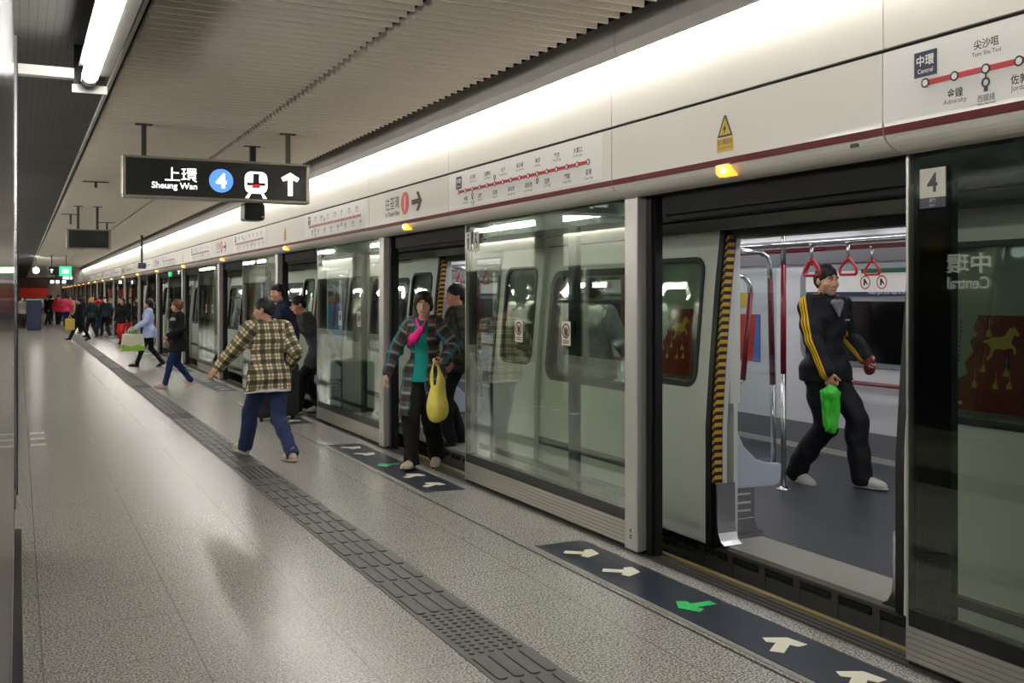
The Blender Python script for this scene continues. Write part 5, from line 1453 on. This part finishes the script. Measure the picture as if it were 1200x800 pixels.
# 4 the man bending as he hauls a suitcase out of the third doorway
p = Person('man in glasses and charcoal jacket bending forward in the third doorway', (3.46, 13.2, 0), (-.98, .02), 1.68, (192, 142, 114), h=.0075, lean=.48, head=(.0, .15, 0),
           feetL=(-.10, .22, 0, 0), feetR=(.10, -.16, 0, 0), handL=(-.14, -.34, .82), handR=(.20, -.28, .86), elbowL=(-.8, -.4, .4), elbowR=(.8, -.4, .4), curlL=1.1, curlR=1.1, dirL=(.1, -.7, -.6), dirR=(-.1, -.7, -.6), palmL=(.3, -.2, -.9), palmR=(-.3, -.2, -.9), drop=.05, pel=(0, -.12))
p.hair((30, 26, 24), 'short', -.001); p.body(2); p.trousers(M_blacktr, .016, .026); p.top('jacket', M_greyshirt, .022, -.16, flare=.012, amp=.008, seed=14); p.collar(M_greyshirt, .066, .04)
p.shoes(M_shoe_w, M_sole_d)
hp = lambda x, y, z: p.H + p.HR@(A([x, y, z])*p.sc); g = MB()
for q in (-1, 1):
    ring_ = [hp(q*.033+.022*math.cos(a_), .108, .002+.016*math.sin(a_)) for a_ in np.linspace(0, 2*PI, 13)]; g.tube(ring_, .0022, 6); g.tube([hp(q*.056, .106, .006), hp(q*.076, .02, .01), hp(q*.076, -.01, .004)], .002, 6)
g.tube([hp(-.011, .108, .004), hp(.011, .108, .004)], .002, 6); g.build('glasses', M_steel, p.root)
m = MB(); p.done()
def suitcase(name, label, x, y, z, w_, d_, h_, ang, shell, handle=.0, pull=None):
    t = thing(name, label, 'suitcase', (0, 0, 0)); fr_ = [math.cos(ang), math.sin(ang)]
    m = MB(); m.prism(rrect(0, 0, w_, h_, .05, 4), 1, -d_/2, d_/2); m.v = [(v[0], v[1], v[2]+h_/2+.05) for v in m.v]; m.build('body', shell, t, bevel=.02)
    for sx in (-1, 1):
        for sy in (-1, 1):
            m = MB(); m.tube([(sx*w_*.38-.012, sy*d_*.32, .026), (sx*w_*.38+.012, sy*d_*.32, .026)], .026, 14); m.box(sx*w_*.38-.02, sx*w_*.38+.02, sy*d_*.32-.01, sy*d_*.32+.01, .02, .07); m.build('wheel', M_black, t)
    m = MB(); m.tube([(-.05, 0, h_+.045), (-.05, 0, h_+.075), (.05, 0, h_+.075), (.05, 0, h_+.045)], .010, 8); m.build('carry_handle', M_black, t)
    m = MB(); m.prism(rrect(0, 0, w_*.7, h_*.32, .02, 3), 1, -d_/2-.014, -d_/2+.002); m.v = [(v[0], v[1], v[2]+h_*.32) for v in m.v]; m.build('pocket', shell, t)
    if handle:
        m = MB(); 
        for q in (-1, 1): m.tube([(q*.09, d_*.3, h_+.03), (q*.09, d_*.3, h_+handle)], .008, 8)
        m.tube([(-.10, d_*.3, h_+handle), (.10, d_*.3, h_+handle)], .013, 8); m.build('pull_handle', M_steel, t)
    t.location = (x, y, z); t.rotation_euler = (0, 0, ang); return t
suitcase('suitcase', 'big black wheeled suitcase on the platform half hidden behind the man in the plaid shirt', 2.86, 12.75, 0, .56, .30, .66, .25, M_case)
suitcase('suitcase', 'dark suitcase with a rose coloured frame behind glass at the hands of the bending man', 4.15, 12.62, .03, .46, .28, .60, 1.45, M_rose, handle=.12)

# 5 the man further back in navy
p = Person('person in navy jacket behind the bending man, face turned to the platform', (3.28, 14.15, 0), (-.75, -.45), 1.74, (196, 150, 128), h=.010, head=(-.2, .1, 0), feetL=(-.1, .12, 0, 0), handR=(.22, .15, .95), handL=(-.26, .02, .9), lean=.08)
p.hair((30, 26, 24), 'short'); p.body(1); p.trousers(M_blacktr, .016, .026); p.top('jacket', M_navyj, .026, -.14, amp=.006, seed=21); p.collar(cloth('grey_hood', (104, 102, 120), .8), .075, .05); p.shoes(M_shoe_b, M_sole_d); p.done()

# 6 the man in the tracksuit inside the train
p = Person('man in black tracksuit with yellow sleeve stripes walking inside the train with a green bag', (5.84, 6.30, .035), (.30, -.95), 1.81, (198, 150, 122), h=.0065, lean=.02, twist=-.25, head=(-.30, .06, 0), wide=1.04,
           feetL=(-.07, .27, 0, .0, .05), feetR=(.08, -.22, .015, -.25, -.1), handR=(.25, .15, .89), elbowR=(.8, -.7, 0), handL=(-.27, .20, .98), elbowL=(-.8, -.8, 0), curlR=1.15, curlL=.8, dirR=(-.05, .35, -.9), drop=.02)
p.hair((30, 27, 25), 'short', -.001); p.body(2); p.trousers(M_navyc, .020, .036, amp=.008, seed=31, name='track_trousers', ankle=.0)
p.top('track_jacket', M_track, .026, -.10, amp=.008, seed=33, cuff=-.02); p.collar(M_navyc, .070, .06)
S = SDF(); S.u(cap(p.tp(-.03, .117, .50), p.tp(0, .138, .40), .03, .008), .01).u(cap(p.tp(.03, .117, .50), p.tp(0, .138, .40), .03, .008), .01); sdf_obj('inner_shirt', S, .006, cloth('grey_shirt', (126, 128, 136), .8), p.root)
lg = MB(); fr_ = frame(p.tp(-.085, .142, .37), p.T@A([1, 0, 0]), p.T@A([0, 0, 1])); lg.flat([(-.026, -.006), (.026, -.006), (.026, .006), (-.026, .006)], (fr_[0], fr_[1], fr_[2], -fr_[3]), t=.004); lg.build('chest_mark', mat('pale_print', srgb(150, 150, 152), .5), p.root)
p.shoes(M_shoe_w, M_sole_w); p.done(); f, n, t_ = p.hframe(1); hc = p.W(p.wri[1] + f*.085 + n*.02)
S = SDF(); c = hc+A([0, 0, -.20]); d = nrm(A([5.86, 6.27, 0])); s_ = A([d[1], -d[0], 0]); Rb = np.stack([s_, d, A([0, 0, 1])], 1)

for q, (xx, top_, bot_, rr) in enumerate(((-.058, .12, -.135, .022), (-.032, .13, -.165, .026), (-.004, .135, -.18, .025), (.026, .13, -.175, .027), (.055, .115, -.15, .021))): S.u(cap(c+s_*xx+d*(.012*(-1)**q)+A([0, 0, top_]), c+s_*xx*.72+d*(.012*(-1)**q)+A([0, 0, bot_]), rr, rr*.85), .008)
S.u(cap(hc+A([0, 0, .10]), hc, .016, .018), .02).u(cap(hc, c+A([0, 0, .12]), .018, .05), .03)
bag_obj('plastic_bag', 'crumpled bright green plastic bag in the hand of the man in the tracksuit', S, M_gbag, .005, wr=folds(.003, (60, 60, 30), 9))
f, n, t_ = p.hframe(0); hc = p.W(p.wri[0]+f*.09+n*.03); S = SDF(); S.u(ell(hc, (.042, .040, .055)), 0).u(ell(hc+A([0, 0, -.04]), (.036, .036, .045)), .03)
bag_obj('pouch', 'dark red pouch at the other hand of the man in the tracksuit', S, mat('maroon_cloth', srgb(104, 24, 34), .8), .008, wr=folds(.005, (40, 40, 40), 2))

# 7, 8 two women on the platform to the left
p = Person('woman in black top with grey yoke and blue jeans walking to the left', (2.42, 17.9, 0), (-.96, -.10), 1.50, (206, 160, 134), h=.010, fem=True, lean=.04, feetL=(-.06, .28, 0, .12), feetR=(.07, -.30, .05, -.5), handL=(-.20, .22, 1.02), handR=(.25, .12, .95), elbowL=(-.6, -1, -.3))
p.hair((92, 56, 42), 'bob'); p.body(1); p.trousers(M_denim_d, .008, .010); p.top('top', M_blackc, .026, -.22, flare=.03, amp=.006, seed=41)
S = SDF(); p.torso(S, .037); S.cut(p.tp(0, 0, .39), p.T@A([0, 0, -1]), .003); S.cut(p.tp(0, 0, .455), p.T@A([0, 0, 1]), .003); S.sub(cap(p.neckb, p.neck, .07), .004); sdf_obj('yoke', S, .010, cloth('grey_knit', (150, 150, 158), .9), p.root)
p.shoes(mat('pale_pink_shoe', srgb(206, 178, 168), .5), M_sole_w, low=True); p.done()
p = Person('woman in light blue shirt and black leggings carrying a white and green bag', (2.55, 23.3, 0), (-.95, .05), 1.50, (200, 156, 130), h=.012, fem=True, lean=.06, feetL=(-.06, .32, 0, .1), feetR=(.07, -.34, .05, -.5), handL=(-.22, .32, 1.0), handR=(.22, .30, 1.0), elbowL=(-.5, -1, -.3), elbowR=(.5, -1, -.3))
p.hair((22, 19, 18), 'long'); p.body(1); p.trousers(M_blacktr, .006, .008); p.top('shirt', M_lblue, .026, -.18, flare=.02, amp=.007, seed=43); p.shoes(M_shoe_b, M_sole_d, low=True); p.done()
hc = p.W((p.wri[0]+p.wri[1])/2+A([-.1, .08, -.05]))
t = thing('shopping_bag', 'white shopping bag with lime green print carried by the woman in light blue', 'bag', (0, 0, 0)); m = MB()
m.prism([(-.24, -.44), (.24, -.44), (.20, -.08), (-.20, -.08)], 1, -.09, .09); m.build('body', M_wbag, t, bevel=.02)
m = MB(); m.prism([(-.238, -.44), (.238, -.44), (.228, -.36), (.10, -.31), (-.05, -.35), (-.228, -.30)], 1, -.096, .096); m.build('print', M_lime, t)
m = MB(); m.prism([(-.06, -.09), (.06, -.09), (.05, .06), (-.05, .06)], 1, -.05, .05); m.build('green_wrap', mat('pale_green_wrap', srgb(110, 190, 110), .6), t)
m = MB()
for q in (-.07, .07): m.tube([(-.12, q, -.09), (-.08, q*.5, .02), (0, 0, .07), (.08, q*.5, .02), (.12, q, -.09)], .009, 6)
m.build('handle', M_wbag, t); t.location = hc; t.rotation_euler = (0, 0, .12)

# the crowd farther down the platform
def far_person(label, x, y, face, ht, topm, legm, hair=(24, 21, 20), style='short', long_=-.12, stride=.2, h=.017, bag=None, flare=.01):
    s = stride
    q = Person(label, (x, y, 0), face, ht, (198, 154, 130), h=h, lean=.05, feetL=(-.07, s, 0, .05), feetR=(.07, -s, .02, -.25 if s > .1 else 0), handL=(-.25, .10+s*.5, .92), handR=(.25, .05-s*.3, .90), fem=style in ('bob', 'long'))
    q.hair(hair, style); q.body(1); q.trousers(legm, .014, .018); q.top('jacket', topm, .028, long_, flare=flare, amp=.006, seed=int(x*100) % 97); q.shoes(M_shoe_b, M_sole_d, low=True); q.done(); return q
far_person('person in black jacket and bright red trousers standing by the seventh doorway', 2.95, 34.4, (-.5, -.85), 1.50, M_blackc, M_redtr, style='long', stride=.05)
far_person('person in dark red trousers just right of the one in bright red trousers', 3.42, 36.7, (-.3, -.9), 1.52, M_blackc, cloth('dark_red_trousers', (150, 42, 54), .8), hair=(60, 40, 30), stride=.08)
q = far_person('person in long black coat striding left with a yellow bag', 1.86, 37.6, (-.95, -.2), 1.48, M_blackc, M_blacktr, long_=-.32, stride=.42, flare=.03)
S = SDF(); c = q.W(q.wri[0])+A([-.12, -.1, -.22]); S.u(rbox(c, (.15, .08, .19), r=.03), 0).u(cap(c+A([-.06, 0, .17]), c+A([0, 0, .30]), .014), .01).u(cap(c+A([.06, 0, .17]), c+A([0, 0, .30]), .014), .01)
bag_obj('shopping_bag', 'mustard yellow bag swinging beside the person in the long black coat', S, mat('mustard_bag', srgb(206, 172, 84), .5), .014)
far_person('person with fair hair and dark jacket behind the one in the long black coat', 2.44, 40.8, (-.6, .7), 1.50, M_green_d, M_blacktr, hair=(196, 150, 84), style='bob', stride=.25)
far_person('person in dark cap and dark teal coat walking by the screens', 2.98, 41.7, (-.4, .9), 1.52, M_green_d, M_blacktr, style='cap', hair=(26, 30, 36), stride=.22)
far_person('person in blue jeans and dark jacket beside the far screens', 2.95, 46.9, (.2, .95), 1.5, M_green_d, M_denim, stride=.1)
far_person('person in red jacket and jeans at the tenth doorway', 2.96, 44.5, (-.4, .9), 1.58, M_redj, M_denim_d, stride=.1)
far_person('person in black coat left of the fair haired one', 2.30, 45.6, (-.6, -.7), 1.5, M_blackc, M_blacktr, long_=-.25)
far_person('person in crimson jacket, left one of a far pair in red', 1.83, 57.5, (-.1, -.95), 1.55, M_redj, M_blacktr, stride=.15)
far_person('person in pink jacket, right one of a far pair in red', 2.14, 55.2, (-.2, .95), 1.58, M_pinkj, M_denim_d, stride=.15)
far_person('person in beige coat beyond the one in the long black coat', 2.42, 57.4, (-.3, -.9), 1.52, M_beige, M_blacktr, long_=-.3)
far_person('person in dark coat walking alone left of the red jackets', 1.38, 58.5, (-.6, -.7), 1.55, M_blackc, M_blacktr, stride=.3, long_=-.2)
far_person('person in white shirt far away beside the navy booth', 1.22, 74, (0, -1), 1.55, M_whitec, M_denim_d)
far_person('person in grey jacket left of the navy booth', .14, 53, (.5, -.8), 1.5, cloth('light_grey_jacket', (150, 146, 140), .8), M_blacktr, stride=.05)
ci = [('dark', M_blackc), ('red', M_redj), ('navy', M_navyj), ('beige', M_beige), ('teal', M_green_d), ('white', M_whitec), ('crimson', M_redj), ('charcoal', M_greyshirt)]
for i, (x, y) in enumerate(((1.7, 66), (2.2, 68), (2.7, 63), (2.6, 70), (3.0, 60), (1.9, 73), (2.9, 76), (2.45, 79))):
    far_person(f'distant person in {ci[i][0]} top in the crowd at the far end, {ORD[i]} in depth', x, y, (math.sin(i*2.1), math.cos(i*1.7)), 1.55+.03*(i % 3), ci[i][1], M_blacktr, stride=.12, h=.024)

# passengers inside the train
p = Person('passenger in pale grey seen from behind through the glass of the nearest screen', (4.72, 8.05, .03), (.85, .5), 1.70, (188, 140, 112), h=.011, handL=(-.22, .2, 1.0), handR=(.22, .2, 1.05)); p.hair((26, 23, 22), 'short', .004); p.body(1); p.trousers(M_blacktr, .014, .02); p.top('shirt', cloth('pale_grey_shirt', (136, 140, 140), .85), .026, -.14, amp=.006); p.shoes(M_shoe_b, M_sole_d); p.done()
p = Person('passenger in bright blue shirt inside the train behind the bending man', (4.95, 17.6, .03), (.4, -.9), 1.62, (188, 140, 112), h=.013); p.hair((26, 23, 22), 'short'); p.body(1); p.trousers(M_blacktr, .014, .02); p.top('shirt', M_brightblue, .026, -.14, amp=.006); p.shoes(M_shoe_b, M_sole_d); p.done()
p = Person('passenger in white shirt inside the train beyond the fourth doorway', (4.5, 22.0, .03), (-.9, -.3), 1.6, (188, 140, 112), h=.014, handL=(-.2, .25, 1.05)); p.hair((26, 23, 22), 'short'); p.body(1); p.trousers(M_blacktr, .014, .02); p.top('shirt', M_whitec, .026, -.14, amp=.006); p.shoes(M_shoe_b, M_sole_d); p.done()
# ------------------------------------------------------------------ camera, world, view
cam = bpy.data.cameras.new('camera'); co = bpy.data.objects.new('camera', cam); COL.objects.link(co)
cam.sensor_width = 36; cam.lens = 36*1196/1200; cam.shift_y = -(400-346)/1200; cam.clip_start = .02; cam.clip_end = 300
yaw = math.atan((600-22)/1196)
co.location = (0, 0, 1.55); co.rotation_euler = (PI/2, 0, -yaw)
SC.camera = co
wd = bpy.data.worlds.new('world'); SC.world = wd; wd.use_nodes = True
wd.node_tree.nodes['Background'].inputs[0].default_value = (.5, .5, .5, 1); wd.node_tree.nodes['Background'].inputs[1].default_value = .05
vs = SC.view_settings; vs.view_transform = 'Standard'; vs.look = 'None'; vs.exposure = 0.20; vs.gamma = 1.0; vs.use_curve_mapping = False
SC.cycles.use_denoising = True; SC.cycles.denoising_prefilter = 'ACCURATE'
SC.cycles.max_bounces = 10; SC.cycles.transparent_max_bounces = 24; SC.cycles.diffuse_bounces = 5; SC.cycles.glossy_bounces = 5
SC.cycles.sample_clamp_indirect = 12.0; SC.cycles.blur_glossy = 0.6
SC.cycles.caustics_reflective = False; SC.cycles.caustics_refractive = False
